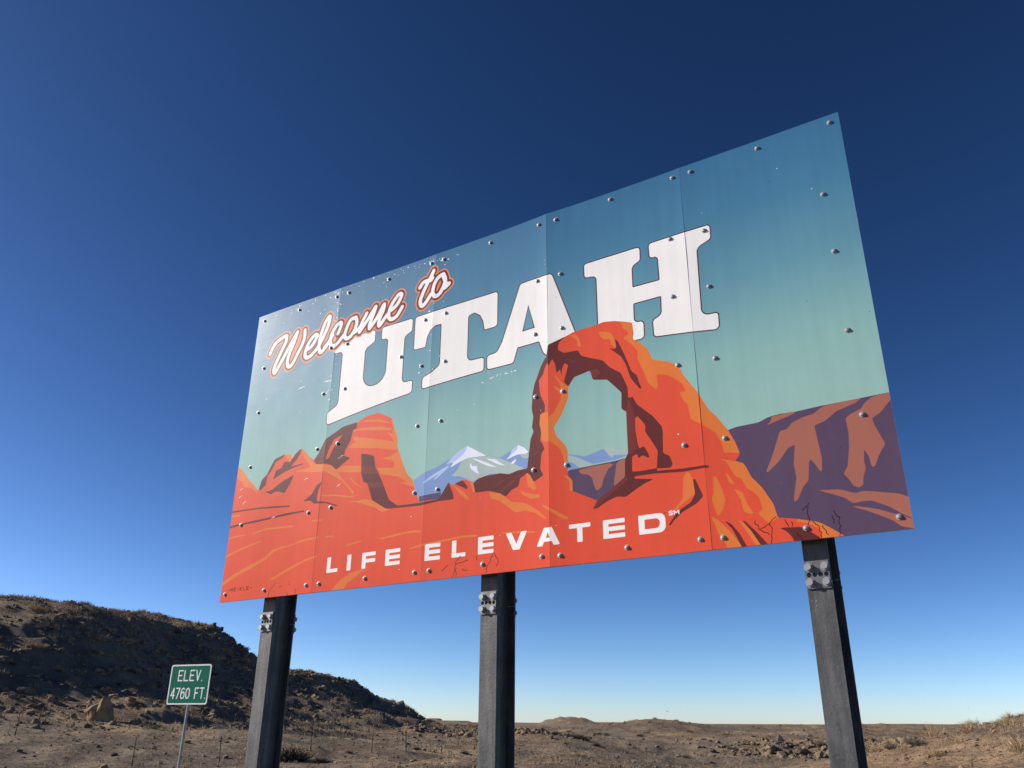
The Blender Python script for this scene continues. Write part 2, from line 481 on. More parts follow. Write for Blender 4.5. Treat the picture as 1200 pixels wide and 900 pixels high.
ART = (
('BLUE','2306,854 2441,912 2568,938 2736,1004 2864,1069 3060,956 3198,906 3321,841 3426,784 3427,686 2899,670 2463,659 2388,651'),
('BLUE','3192,910 3279,942 3366,989 3426,953 3472,910 3472,840 3459,773 3361,798 3199,897'),
('SNOW','2864,1069 3060,952 3010,954 2932,959 2875,962 2789,940 2696,906 2731,949 2650,941 2721,994 2793,1044'),
('SHADE','2864,1069 2858,1033 2802,984 2738,950 2650,941 2714,995 2793,1044'),
('GREY','2875,962 2932,959 3060,952 3199,903 3321,841 3426,784 3308,756 3105,793 3008,773 2925,755 2809,815 2714,833 2777,880 2804,937'),
('SNOW','2918,953 2976,933 3075,887 3165,837 3089,855 3005,898'),
('SNOW','3053,930 3144,906 3247,836 3172,859'),
('SNOW','2905,918 2921,882 2970,880 2971,850 2996,804 2951,829 2907,866 2896,898'),
('SHADE','2695,924 2659,899 2544,825 2528,833 2615,894'),
('SHADE','2694,937 2637,890 2424,812 2416,819 2511,873'),
('SNOW','3366,989 3426,953 3468,910 3440,901 3360,908 3307,896 3253,882 3293,922 3306,956'),
('SHADE','3366,989 3360,952 3307,920 3253,882 3293,922 3306,956'),
('SNOW','3354,877 3334,839 3294,840 3314,860'),
('GREY','3387,907 3466,899 3466,862 3426,865 3400,881'),
('PURPLE2','2377,705 2490,710 2617,710 2598,641 2388,651'),
('PURPLE','5040,796 5121,811 5268,814 5337,836 5219,813 5347,839 5414,846 5516,841 5671,849 5925,852 6095,855 6126,854 6172,-46 6155,-143 5641,-125 5125,-74 5053,326'),
('TAN','5361,836 5489,846 5519,833 5438,811 5322,784 5353,808'),
('TAN','5707,847 5813,850 5929,851 5896,828 5770,795 5692,742 5624,726 5628,658 5635,580 5642,503 5631,421 5618,421 5595,473 5572,505 5560,493 5541,369 5506,337 5461,260 5437,245 5440,282 5470,399 5464,494 5488,620 5441,604 5376,528 5295,464 5284,470 5334,564 5399,719 5414,731 5447,730 5489,772 5565,796 5629,804 5669,830'),
('TAN','5992,846 6095,855 6127,856 6124,828 6099,809 6025,734 5971,707 5980,659 6022,531 5975,466 5946,407 5932,396 5922,411 5918,466 5896,518 5885,444 5889,398 5865,339 5859,295 5832,283 5801,299 5783,342 5755,383 5786,424 5813,549 5822,641 5818,737 5843,756 5915,780 5946,817'),
('TAN','5593,299 5716,289 5811,250 5845,259 5901,249 6047,215 6101,186 6134,177 6128,50 6099,58 6057,85 5988,141 5893,194 5836,196 5786,191 5734,236 5662,269'),
('TAN','5775,173 5815,168 5924,136 5997,101 6034,87 6098,54 6131,46 6126,-8 6100,-3 6031,20 5991,59 5919,102 5844,142'),
('RED','-46,1356 6,1340 72,1300 176,1195 274,1115 354,1043 391,1141 454,1189 497,1284 529,1337 663,1366 760,1349 775,1304 821,1353 893,1391 958,1337 1013,1285 1044,1266 1081,1239 1133,1293 1209,1421 1340,1475 1426,1509 1598,1521 1603,1520 1696,1555 1850,1567 1957,1511 2021,1478 2059,1376 2104,1274 2101,1202 2156,1082 2230,929 2297,868 2344,749 2388,657 2456,660 2575,656 2590,654 2639,707 2686,785 2731,754 2760,762 2824,785 2910,764 2939,735 2980,771 3063,782 3200,781 3281,760 3361,777 3455,779 3486,1013 3516,1073 3499,1106 3513,1199 3497,1263 3504,1334 3506,1212 3500,1286 3507,1395 3527,1478 3555,1534 3589,1614 3643,1696 3660,1787 3817,1824 3896,1848 3986,1855 4113,1859 4151,1868 4250,1851 4399,1798 4407,1695 4395,1660 4453,1612 4508,1551 4528,1499 4547,1447 4647,1414 4711,1379 4761,1317 4769,1281 4878,1103 4935,978 4990,909 5060,797 5101,703 5122,629 5122,624 5115,605 5086,575 5139,552 5159,514 5181,452 5247,366 5307,249 5324,159 5441,137 5446,136 5571,101 5633,58 5705,2 5734,-49 5127,-56 1973,-117 6,-44 -161,-33'),
('SKY','3833,1380 3886,1453 4025,1478 4047,1399 4168,1371 4281,1242 4274,1112 4311,1082 4311,1082 4310,756 4284,723 4276,580 4189,529 4048,443 3944,495 3850,541 3852,622 3815,672 3819,851 3804,899 3724,994 3700,1068 3752,1140 3765,1150 3831,1290'),
('BLUE','3815,835 3966,792 4109,826 4145,828 4225,801 4306,779 4308,746 4221,728 4011,724 3818,703'),
('GREY','3821,828 3917,784 4011,730 4058,711 3999,715 3903,714 3868,753 3819,772'),
('GREY','4115,825 4145,828 4225,801 4306,779 4304,749 4194,765 4188,750 4159,765'),
('PURPLE','3815,705 4011,713 4221,719 4286,728 4276,580 4189,529 4048,443 3850,541 3852,622 3814,667'),
('TAN','3902,692 3987,706 4163,707 4191,692 4149,669 4100,585 4092,544 4050,512 4029,553 4013,620 3985,648 3926,661'),
('TAN','4214,702 4255,720 4287,722 4280,590 4187,530 4192,582 4203,634'),
('BROWN','3660,1787 3817,1824 3757,1782 3747,1721 3801,1682 3924,1677 3954,1620 4138,1539 4196,1466 4283,1402 4332,1277 4334,1185 4369,1191 4402,1120 4519,1007 4584,913 4588,853 4585,848 4579,716 4628,687 4645,622 4627,601 4579,604 4524,613 4525,594 4715,580 4715,580 4879,578 4904,569 4906,560 4897,555 4878,559 4713,557 4713,557 4502,577 4355,579 4348,564 4484,540 4489,535 4422,516 4343,476 4275,439 4208,451 4139,431 4046,386 4013,385 4048,443 4189,529 4276,580 4284,723 4310,756 4311,1082 4311,1082 4274,1112 4281,1242 4168,1371 4047,1396 4025,1478 3886,1453 3836,1385 3796,1430 3817,1499 3837,1568 3806,1594 3785,1555 3774,1490 3766,1548 3733,1521 3721,1608 3696,1652 3662,1597 3653,1630 3628,1592 3608,1534 3568,1494 3580,1368 3625,1273 3622,1213 3579,1210 3578,1150 3584,1037 3625,1237 3618,1208 3579,1210 3571,1116 3590,1065 3577,985 3596,958 3618,908 3589,878 3575,754 3606,699 3517,661 3485,700 3459,744 3387,709 3374,648 3309,629 3256,583 3176,625 3094,652 2956,656 2932,736 2980,767 3063,782 3200,781 3281,760 3361,777 3455,779 3486,1013 3516,1073 3499,1106 3513,1199 3497,1263 3504,1334 3506,1212 3500,1286 3507,1395 3527,1478 3555,1534 3589,1614 3643,1696'),
('RED','4379,1018 4397,1031 4423,998 4457,948 4451,900 4501,815 4540,739 4524,613 4395,612 4334,617 4340,730 4381,744 4389,706 4419,727 4472,697 4468,730 4434,794 4399,779 4390,818 4377,919'),
('BROWN','4191,1632 4239,1611 4257,1625 4253,1662 4245,1695 4272,1670 4320,1549 4371,1396 4415,1351 4424,1303 4445,1241 4431,1238 4389,1299 4362,1340 4327,1464 4295,1532 4249,1579'),
('BROWN2','4025,1478 4087,1485 4115,1431 4059,1414 4049,1396'),
('BROWN2','3839,1623 3877,1596 3927,1586 3870,1579'),
('BROWN2','4311,1082 4330,1185 4361,1111 4377,1041 4369,893 4373,919 4382,776 4313,745 4314,875'),
('BROWN2','4048,443 4189,529 4276,578 4315,574 4164,480 4046,401 4013,385'),
('BROWN2','3134,677 3215,724 3281,737 3175,689'),
('BROWN2','3189,623 3255,677 3341,716 3309,669 3216,625'),
('BROWN2','3485,873 3570,911 3557,890'),
('BROWN','354,1043 380,1150 443,1191 497,1284 529,1337 663,1366 649,1332 554,1304 508,1224 456,1174 451,1089 397,1054'),
('BROWN','544,1130 569,1215 646,1231 675,1291 757,1271 823,1346 893,1388 886,1335 834,1272 773,1225 939,1231 937,1220 805,1206 693,1181'),
('BROWN','448,1018 542,1026 678,1091 832,1134 791,1053 751,1003 727,967 645,997 586,999 540,981 486,1006'),
('BROWN','1081,1239 1133,1293 1209,1421 1340,1475 1426,1509 1598,1521 1601,1462 1557,1456 1533,1349 1480,1276 1469,1216 1547,1183 1443,1132 1385,1097 1316,1152 1240,1178 1119,1191'),
('RED','1236,1213 1261,1300 1321,1401 1430,1431 1379,1377 1323,1317 1279,1227'),
('BROWN','1677,1202 1750,1186 1838,1154 1861,1051 1951,907 2048,722 2148,658 2404,649 2590,654 2686,785 2735,682 2747,632 2584,637 2405,624 2174,637 2079,643 2015,647 1851,749 1797,878 1777,914 1734,927 1688,1039 1693,1105'),
('BROWN2','1701,1077 1860,1054 1904,979 1697,1005'),
('BROWN2','1794,911 1952,901 1981,845 1815,869'),
('BROWN','991,853 1095,899 1156,985 1226,1009 1182,927 1173,861 1178,827 1306,803 1454,751 1419,749 1290,795 1144,809 1084,847'),
('BROWN','-67,887 165,879 369,873 590,858 821,837 823,823 593,840 372,859 168,864 -64,872'),
('BROWN','-56,731 150,743 352,749 588,755 760,767 1022,763 1034,749 820,746 611,738 356,728 154,724 -51,710'),
('BROWN','2750,763 2831,779 2883,714 2870,698 2812,730'),
('ORANGE','-46,1356 6,1340 72,1300 176,1195 274,1115 354,1043 319,1036 248,1090 129,1114 97,1170 9,1221 -47,1251'),
('ORANGE','673,1364 760,1349 775,1304 757,1271 688,1332'),
('ORANGE','893,1388 1013,1285 1090,1203 1119,1191 1241,1171 1317,1145 1386,1093 1458,1008 1631,850 1616,833 1498,962 1404,1016 1308,1071 1232,1104 1083,1120 871,1153 850,1168 1029,1170 1035,1197 947,1282 911,1331'),
('ORANGE','1604,1510 1717,1523 1874,1493 2005,1440 1963,1441 1859,1475 1683,1509'),
('ORANGE','1567,1447 1672,1451 1880,1426 2026,1382 2019,1363 1727,1418 1550,1444'),
('ORANGE','1556,1387 1787,1329 2061,1249 2042,1285 1970,1352 2039,1326 2043,1379 2011,1466 2021,1478 2059,1376 2104,1274 2101,1198 2101,1163 1882,1220 1514,1284 1563,1316 1615,1328 1578,1341'),
('ORANGE','2101,1198 2156,1082 2230,929 2297,865 2330,794 2294,806 2221,835 2140,864 2236,852 2136,918 1938,967 1882,1035 2081,1006 2079,1068 1933,1112 2023,1123 2106,1142'),
('ORANGE','1480,1119 1692,1085 1698,1024 1325,1082 1394,1099'),
('ORANGE','1553,1013 1640,934 1730,875 1650,913 1584,969'),
('ORANGE','1198,882 1405,862 1566,823 1703,811 1585,807 1407,845 1245,865'),
('ORANGE','1545,777 1691,764 1758,768 1860,741 2014,651 2071,638 1968,626 1899,673 1763,722 1676,751'),
('ORANGE','-38,847 131,840 125,820 -34,830'),
('ORANGE','-33,622 244,630 236,617 -30,608'),
('ORANGE','335,627 528,655 893,636 895,623 531,638 357,617'),
('ORANGE','-36,438 199,497 479,542 472,530 203,476 -32,421'),
('ORANGE','-41,173 147,251 391,330 558,373 644,431 736,448 957,464 1045,487 1241,495 1242,482 1047,470 885,448 739,432 666,413 580,355 399,289 248,249 -33,139'),
('ORANGE','662,161 846,229 1090,302 1246,325 1248,312 1092,285 868,212 682,153'),
('ORANGE','1138,653 1273,650 1271,637 1140,642'),
('ORANGE','1329,488 1425,483 1427,471 1331,475'),
('ORANGE','1574,379 1762,405 1755,393 1600,370'),
('ORANGE','1445,-13 1550,81 1660,132 1804,155 1882,172 1790,132 1699,80 1637,50 1594,-13'),
('ORANGE','1965,398 2175,417 2343,422 2426,410 2419,399 2268,407 2115,394 1982,388'),
('ORANGE','2295,277 2455,301 2855,323 2986,314 2986,300 2856,306 2500,287 2308,270'),
('ORANGE','2694,778 2776,724 2849,677 2901,611 2887,604 2800,672 2754,727'),
('ORANGE','2874,777 2932,754 2958,662 2934,665 2911,740'),
('ORANGE','3094,643 3203,616 3310,533 3414,513 3491,475 3566,421 3628,364 3621,354 3528,415 3440,448 3343,444 3284,491 3190,560 3109,588'),
('ORANGE','3446,746 3478,724 3536,625 3536,597 3516,594 3459,636'),
('ORANGE','3381,615 3452,580 3573,552 3567,531 3491,530 3414,575'),
('ORANGE','3591,475 3653,442 3810,347 3809,331 3761,342 3665,408 3597,455'),
('ORANGE','3579,1204 3653,1207 3650,960 3619,966 3590,983 3590,1059 3571,1116'),
('ORANGE','3774,678 3814,661 3852,622 3852,537 3826,550 3828,620'),
('ORANGE','3214,304 3389,292 3527,276 3527,265 3389,281 3220,296'),
('ORANGE','3706,1506 3732,1494 3770,1436 3833,1383 3834,1302 3765,1150 3700,1068 3700,1068 3724,994 3804,899 3819,851 3813,762 3788,754 3777,824 3753,885 3710,927 3660,964 3650,960 3645,1025 3647,1149 3660,1168 3695,1181 3741,1249 3774,1314 3756,1354 3718,1387 3705,1424 3756,1378 3770,1400 3745,1454'),
('ORANGE','3856,1829 3908,1819 3933,1787 3956,1713 3950,1699 3921,1715 3920,1766'),
('ORANGE','4111,1795 4209,1762 4237,1715 4254,1614 4216,1659 4206,1705 4145,1720 4119,1758'),
('ORANGE','4274,1844 4399,1798 4407,1695 4395,1660 4453,1612 4508,1551 4528,1499 4547,1447 4647,1414 4711,1379 4761,1317 4769,1281 4878,1103 4935,978 4990,909 5060,797 5101,703 5122,629 5122,624 5045,642 5016,642 5011,699 4990,795 5013,668 5003,721 4970,798 4884,872 4805,924 4789,1046 4759,1074 4737,1144 4786,1145 4763,1205 4682,1279 4639,1305 4568,1325 4573,1235 4560,1204 4497,1275 4473,1360 4423,1489 4432,1546 4383,1617 4315,1689 4364,1707 4353,1740 4319,1767 4309,1813'),
('ORANGE','4987,604 5040,588 5139,552 5159,514 5181,452 5247,366 5307,249 5324,159 5266,129 5225,171 5201,202 5236,226 5221,303 5188,345 5145,380 5114,453 5077,468 5053,521 5029,575'),
('ORANGE','4927,496 4950,478 4974,415 4995,324 4980,268 4936,217 4924,247 4903,337 4921,373'),
('ORANGE','5013,508 5030,490 5063,426 5057,414 5030,436'),
('ORANGE','5059,388 5118,351 5134,277 5172,210 5159,203 5109,223 5099,310'),
('ORANGE','4887,221 4925,199 5012,103 5073,4 5078,-33 4990,-24 4967,38 4926,104 4911,162'),
('ORANGE','5067,177 5093,159 5176,57 5206,-1 5220,-39 5184,-35 5123,81'),
('ORANGE','4716,523 4749,554 4768,531 4788,462 4792,392 4685,327 4630,285 4614,282 4698,365'),
('ORANGE','5446,136 5571,101 5633,58 5705,2 5711,-38 5575,-31 5575,34 5558,67 5502,101 5435,122'),
('BROWN','4785,493 4801,490 4817,448 4848,364 4797,322 4691,277 4626,226 4598,195 4585,201 4651,282 4757,337 4792,392 4786,442'),
('BROWN','4976,181 5017,159 5067,88 5105,5 5111,-27 5084,-25 5023,121'),
('BROWN','5094,169 5112,162 5179,84 5242,0 5256,-33 5212,-29 5143,98'),
('BROWN','5329,90 5352,92 5457,84 5497,61 5567,3 5571,-31 5416,-32 5397,28 5367,67'),
)
STROKES = (
('welcome','258,2542 276,2587 329,2653 396,2681 457,2699 486,2693'),
('welcome','486,2693 481,2625 418,2508 364,2393 348,2329 372,2301 422,2365 503,2492 583,2619 643,2700'),
('welcome','643,2700 602,2574 549,2451 544,2365 575,2322 625,2346 694,2464 738,2540 758,2613 752,2693'),
('welcome','807,2455 874,2477 926,2541 944,2584 906,2596 841,2543 798,2458 796,2391 830,2362 888,2378 969,2439'),
('welcome','974,2447 1033,2542 1088,2662 1101,2745 1079,2756 1036,2695 993,2571 984,2459 999,2394 1025,2375 1068,2405 1115,2455'),
('welcome','1239,2526 1257,2569 1274,2622 1252,2643 1200,2613 1151,2540 1139,2467 1164,2412 1203,2397 1251,2425 1319,2487'),
('welcome','1462,2646 1393,2637 1346,2546 1334,2474 1364,2440 1413,2453 1463,2515 1482,2594 1460,2647'),
('welcome','1449,2481 1509,2503 1548,2548'),
('welcome','1602,2653 1548,2557 1529,2469'),
('welcome','1529,2469 1633,2590 1701,2682 1715,2687 1687,2604 1653,2520 1655,2475'),
('welcome','1660,2476 1744,2569 1808,2677 1824,2684 1815,2624 1779,2551 1770,2488 1788,2473 1834,2526 1889,2580'),
('welcome','1924,2602 1985,2640 2027,2702 2035,2739 1998,2746 1929,2675 1893,2593 1895,2528 1933,2499 1994,2519 2053,2598'),
('welcome','1066,2420 1119,2463 1164,2527'),
('to','2419,2875 2394,2829 2343,2752 2300,2672 2273,2602 2282,2552 2309,2538 2346,2567 2397,2630'),
('to','2260,2744 2293,2784 2349,2791 2388,2784 2407,2803'),
('to','2535,2803 2482,2787 2438,2730 2420,2658 2431,2614 2461,2591 2506,2611 2542,2671 2562,2735 2539,2798'),
('to','2536,2785 2571,2690 2558,2652 2606,2683'),
('crack','5523,225 5483,184'),
('crack','5515,198 5511,117 5499,74'),
('crack','5316,169 5266,129 5278,73 5260,-2'),
('crack','5172,154 5199,100 5258,57'),
('crack','5657,135 5658,82'),
('crack','5669,160 5691,113 5690,43 5680,1'),
('crack','5538,110 5567,66 5575,2'),
('crack','5585,73 5615,17'),
('crack','5370,135 5383,97'),
('crack','5434,46 5463,-2'),
('crack','5266,129 5208,99'),
('crack','5405,126 5405,94'),
('crack','761,127 688,63 662,1'),
('crack','797,80 832,90'),
('crack','919,121 933,88'),
('crack','1011,51 1011,-12'),
('crack','907,21 939,-6'),
('crack','2833,162 2786,121 2781,77 2757,2'),
('crack','2787,99 2849,116 2903,121'),
('crack','2788,77 2791,-1'),
('crack','2851,60 2899,45'),
('crack','2656,67 2710,101'),
('crack','2984,147 2992,113'),
('crack','3144,153 3112,96 3080,39 3081,7'),
('crack','3150,152 3191,83 3178,52'),
('scratch','65,1014 119,1029'),
('scratch','81,1092 104,1103'),
('scratch','124,927 198,974'),
('scratch','572,739 656,756'),
('scratch','1102,2029 1225,2031'),
('scratch','1148,1891 1198,1947'),
('scratch','287,2019 325,2042'),
('scratch','718,2037 876,2040'),
('scratch','1406,929 1464,960'),
('scratch','1390,1209 1460,1218'),
('scratch','978,1067 1043,1071'),
)
BOLTS = '95,2979 631,2965 1169,2961 1334,2962 186,2396 1116,1905 192,1895 1397,1900 1376,2379 1157,2392 1857,2960 2386,2966 2533,2961 2345,2378 2582,2383 2328,1919 2593,1902 2078,2069 3061,2965 3560,2410 3780,2414 3786,1908 3534,1916 3578,2966 3746,2959 4262,2980 4812,2978 4963,2975 5496,2978 6027,2981 5904,2403 5914,1934 5915,1332 4755,2425 5028,2407 4740,1923 5024,1926 181,1313 1108,1343 1369,1353 1355,746 1078,734 160,728 2317,1347 2573,1347 2326,745 2571,741 3514,756 3804,750 3536,1359 3784,1354 4737,1358 5018,1347 4739,746 5031,746 4801,77 4956,72 5488,73 5919,742 6027,76 63,71 603,69 1145,71 1301,71 1834,73 2371,75 2519,76 3043,78 3584,82 3738,74 4267,79'
SIGNATURE_AT = '99,95 433,109'

# --- printed inks
def ink(name, color=None, sky=False):
    m, nt, N, L, B = new_mat('ink_'+name)
    tc = N.new('ShaderNodeTexCoord'); co = tc.outputs['Object']
    if sky:
        sx = N.new('ShaderNodeSeparateXYZ'); L.new(co, sx.inputs[0])
        mr = N.new('ShaderNodeMapRange'); mr.inputs[1].default_value = SIGN_Z + 0.75; mr.inputs[2].default_value = SIGN_Z + 3.05
        L.new(sx.outputs[2], mr.inputs[0])
        r = ramp(N, [(0.0, (0.30,0.485,0.44)), (0.24, (0.24,0.43,0.415)), (0.52, (0.115,0.28,0.365)), (0.78, (0.058,0.185,0.315)), (1.0, (0.042,0.148,0.285))])
        L.new(mr.outputs[0], r.inputs[0]); c = r.outputs[0]
    else:
        c = mixc(N, L, 0.0, color, color)
    # sun fading and grime, chalky flecks where the film has worn through
    n1 = tex(N, L, co, 1.3, 5, 0.6)
    r1 = ramp(N, [(0.3, (0.93,0.93,0.94)), (0.7, (1.05,1.04,1.03))]); L.new(n1.outputs[0], r1.inputs[0])
    c = mixc(N, L, 1.0, c, r1.outputs[0], 'MULTIPLY')
    dr = tex(N, L, co, 3.2, 4, 0.6, stretch=(4.0, 1, 0.22)); rd = ramp(N, [(0.32, (0.955,0.955,0.955)), (0.62, (1.015,1.015,1.015))]); L.new(dr.outputs[0], rd.inputs[0])
    c = mixc(N, L, 1.0, c, rd.outputs[0], 'MULTIPLY')
    n2 = tex(N, L, co, 60.0, 3, 0.6); r2 = ramp(N, [(0.70, (0,0,0)), (0.76, (1,1,1))]); L.new(n2.outputs[0], r2.inputs[0])
    n3 = tex(N, L, co, 0.9, 4, 0.6); r3 = ramp(N, [(0.50, (0,0,0)), (0.66, (1,1,1))]); L.new(n3.outputs[0], r3.inputs[0])
    f = N.new('ShaderNodeMath'); f.operation = 'MULTIPLY'; L.new(r2.outputs[0], f.inputs[0]); L.new(r3.outputs[0], f.inputs[1])
    f2 = N.new('ShaderNodeMath'); f2.operation = 'MULTIPLY'; L.new(f.outputs[0], f2.inputs[0]); f2.inputs[1].default_value = 0.55
    c = mixc(N, L, f2.outputs[0], c, (0.72,0.74,0.76))
    # dark dirt specks
    v = tex(N, L, co, 5.5, kind='VORONOI'); rv = ramp(N, [(0.018, (0.35,0.35,0.37)), (0.028, (1,1,1))]); L.new(v.outputs['Distance'], rv.inputs[0])
    c = mixc(N, L, 1.0, c, rv.outputs[0], 'MULTIPLY')
    L.new(c, B.inputs['Base Color'])
    # brushed film: fine streaks in gloss and relief
    s1 = tex(N, L, co, 14.0, 3, 0.6, stretch=(0.25, 1, 5.0))
    rr = N.new('ShaderNodeMapRange'); rr.inputs[3].default_value = 0.37; rr.inputs[4].default_value = 0.46
    L.new(s1.outputs[0], rr.inputs[0]); L.new(rr.outputs[0], B.inputs['Roughness'])
    B.inputs['Specular IOR Level'].default_value = 0.065
    b = N.new('ShaderNodeBump'); b.inputs['Strength'].default_value = 0.25; b.inputs['Distance'].default_value = 0.0015
    L.new(s1.outputs[0], b.inputs['Height']); L.new(b.outputs[0], B.inputs['Normal'])
    return m

INKS = {'SKY': ink('sky', sky=True)}
for k, c in dict(WHITE=(.80,.79,.79), OUTLINE=(.085,.026,.046), BLUE=(.19,.30,.56), SNOW=(.70,.74,.86), SHADE=(.40,.52,.80), GREY=(.36,.455,.445),
                 PURPLE=(.098,.064,.115), PURPLE2=(.085,.070,.15), TAN=(.36,.132,.098), RED=(.66,.082,.042), ORANGE=(.66,.175,.045),
                 BROWN=(.115,.027,.028), BROWN2=(.165,.036,.034), SCRIPT_RED=(.13,.008,.010), SCRIPT_ORANGE=(.62,.20,.095), CRACK=(.012,.010,.010), SCRATCH=(.72,.70,.68)).items():
    INKS[k] = ink(k.lower(), c)

M_STEEL = simple('weathered_steel', (0.075,0.077,0.081), (0.125,0.127,0.13), 5.0, 0.55, 0.002, 40, 0.3, 0.35)
M_GALV = simple('galvanised_steel', (0.26,0.265,0.27), (0.38,0.385,0.39), 18.0, 0.45, 0.0006, 120, 0.35, 0.4)
M_PLATE = simple('galvanised_plate', (0.11,0.113,0.117), (0.18,0.183,0.187), 9.0, 0.5, 0.001, 60, 0.55, 0.4)
M_ALU = simple('sheet_edge', (0.55,0.56,0.58), (0.66,0.67,0.68), 6.0, 0.38, 0, None, 0.8, 0.5)

def scratched_steel():
    m = M_STEEL; N, L = m.node_tree.nodes, m.node_tree.links; B = N['Principled BSDF']
    src = B.inputs['Base Color'].links[0].from_socket
    tc = N.new('ShaderNodeTexCoord')
    w = N.new('ShaderNodeTexNoise'); w.inputs['Scale'].default_value = 7.0; w.inputs['Detail'].default_value = 2.0; w.inputs['Distortion'].default_value = 3.0
    L.new(tc.outputs['Object'], w.inputs['Vector'])
    r = ramp(N, [(0.492, (0,0,0)), (0.50, (1,1,1)), (0.508, (0,0,0))]); L.new(w.outputs[0], r.inputs[0])
    k = tex(N, L, tc.outputs['Object'], 2.4, 2, 0.5); rk = ramp(N, [(0.48, (0,0,0)), (0.58, (0.8,0.8,0.8))]); L.new(k.outputs[0], rk.inputs[0])
    f = mixc(N, L, 1.0, r.outputs[0], rk.outputs[0], 'MULTIPLY')
    c = mixc(N, L, f, src, (0.34,0.34,0.35))
    st = tex(N, L, tc.outputs['Object'], 6.0, 5, 0.65, stretch=(3, 3, 0.25)); rs = ramp(N, [(0.42, (0.72,0.72,0.73)), (0.55, (1,1,1)), (0.68, (1.3,1.28,1.25))]); L.new(st.outputs[0], rs.inputs[0])
    c = mixc(N, L, 1.0, c, rs.outputs[0], 'MULTIPLY')
    ru = tex(N, L, tc.outputs['Object'], 9.0, 5, 0.7, stretch=(1, 1, 0.4)); rr_ = ramp(N, [(0.62, (0,0,0)), (0.74, (0.6,0.6,0.6))]); L.new(ru.outputs[0], rr_.inputs[0])
    L.new(mixc(N, L, rr_.outputs[0], c, (0.085,0.045,0.026)), B.inputs['Base Color'])
scratched_steel()

board = empty('welcome_billboard', (SIGN_BL.x, SIGN_BL.y, SIGN_G), SIGN_YAW)
tag(board, 'large printed billboard of a red rock arch reading Welcome to UTAH', 'billboard')

# --- every printed shape in painter's order: (outline, ink, part key)
SHAPES = []
def put(poly, inkname, part=None):
    if area(poly) < 0: poly = poly[::-1]
    SHAPES.append((poly, inkname, part))
for p in range(PANELS):
    put([(p*PW, 0), ((p+1)*PW, 0), ((p+1)*PW, SIGN_H), (p*PW, SIGN_H)], 'SKY')
BIG = (('U', LETTER_U), ('T', LETTER_T), ('A', LETTER_A), ('H', LETTER_H))
for ch, L_ in BIG:
    o_ = fillet(L_)
    put(grow(o_, 0.0095), 'OUTLINE', ch); put(o_, 'WHITE', ch)
h_ = [q[:2] for q in HOLE_A]
put(h_, 'OUTLINE', 'A'); put(grow(h_, -0.0095), 'SKY')
def soften(P, cut=.012):
    """the printed shapes have slightly rounded corners"""
    out = []
    for i in range(len(P)):
        a, b, c = Vector(P[i-1]), Vector(P[i]), Vector(P[(i+1) % len(P)])
        d0, d1 = (a-b).length, (c-b).length
        if d0 < .004 or d1 < .004: out.append(tuple(b)); continue
        t = min(cut, .3*d0, .3*d1)
        p, q = b+(a-b)/d0*t, b+(c-b)/d1*t
        out += [tuple(p), tuple(p*.25+b*.5+q*.25), tuple(q)]
    return out
for k, s in ART: put(soften(pts(s)), k)
SLOGAN = (('L',1.381,1.510),('I',1.617,1.662),('F',1.788,1.938),('E',2.049,2.208),('E',2.471,2.626),('L',2.743,2.877),
          ('E',2.997,3.144),('V',3.258,3.452),('A',3.539,3.739),('T',3.815,3.988),('E',4.088,4.258),('D',4.363,4.563))
for i, (ch, x0, x1) in enumerate(SLOGAN):
    for poly in slogan_letter(ch, x0, x1): put(fillet(poly, 4), 'WHITE', 's%d' % i)
    if ch == 'A': put([(x0+.083, .157+.056), (x1-.083, .157+.056), ((x0+x1)/2, .157+.103)], 'RED')
    if ch == 'D': put(fillet([(x0+.045, .19, .005), (x1-.042, .19, .03), (x1-.042, .258, .03), (x0+.045, .258, .005)], 4), 'RED')
for ch, x in (('S', 4.592), ('M', 4.630)):
    for ln in glyph(ch, x, .268, .026 if ch == 'S' else .034, .026):
        for q in stroke(ln, .007, 6): put(q, 'WHITE', 'sm')
x = .100
for ch in '-MEIKLE-':
    w = .022 if ch in '-I' else .028
    for ln in glyph(ch, x, .092, w, .030):
        for q in stroke(ln, .006, 6): put(q, 'CRACK', 'sig')
    x += w + .018
for k, s in STROKES:
    if k == 'crack':
        ln = pts(s)
        fine = []
        for i in range(len(ln)-1):
            for t in (0, .25, .5, .75):
                fine.append((ln[i][0]*(1-t)+ln[i+1][0]*t + random.uniform(-.006,.006), ln[i][1]*(1-t)+ln[i+1][1]*t + random.uniform(-.006,.006)))
        fine.append(ln[-1])
        for q in stroke(fine, .0048, 5): put(q, 'CRACK')
    if k == 'scratch':
        a, b = pts(s)[0], pts(s)[-1]
        for _ in range(3):                                   # a scuff is a few short broken hairlines
            t0 = random.uniform(0, .5); t1 = t0 + random.uniform(.25, .5); j = random.uniform(-.012, .012)
            for q in stroke([(a[0]+(b[0]-a[0])*t+j, a[1]+(b[1]-a[1])*t+j*.6) for t in (t0, t1)], random.uniform(.003, .007), 5): put(q, 'SCRATCH')

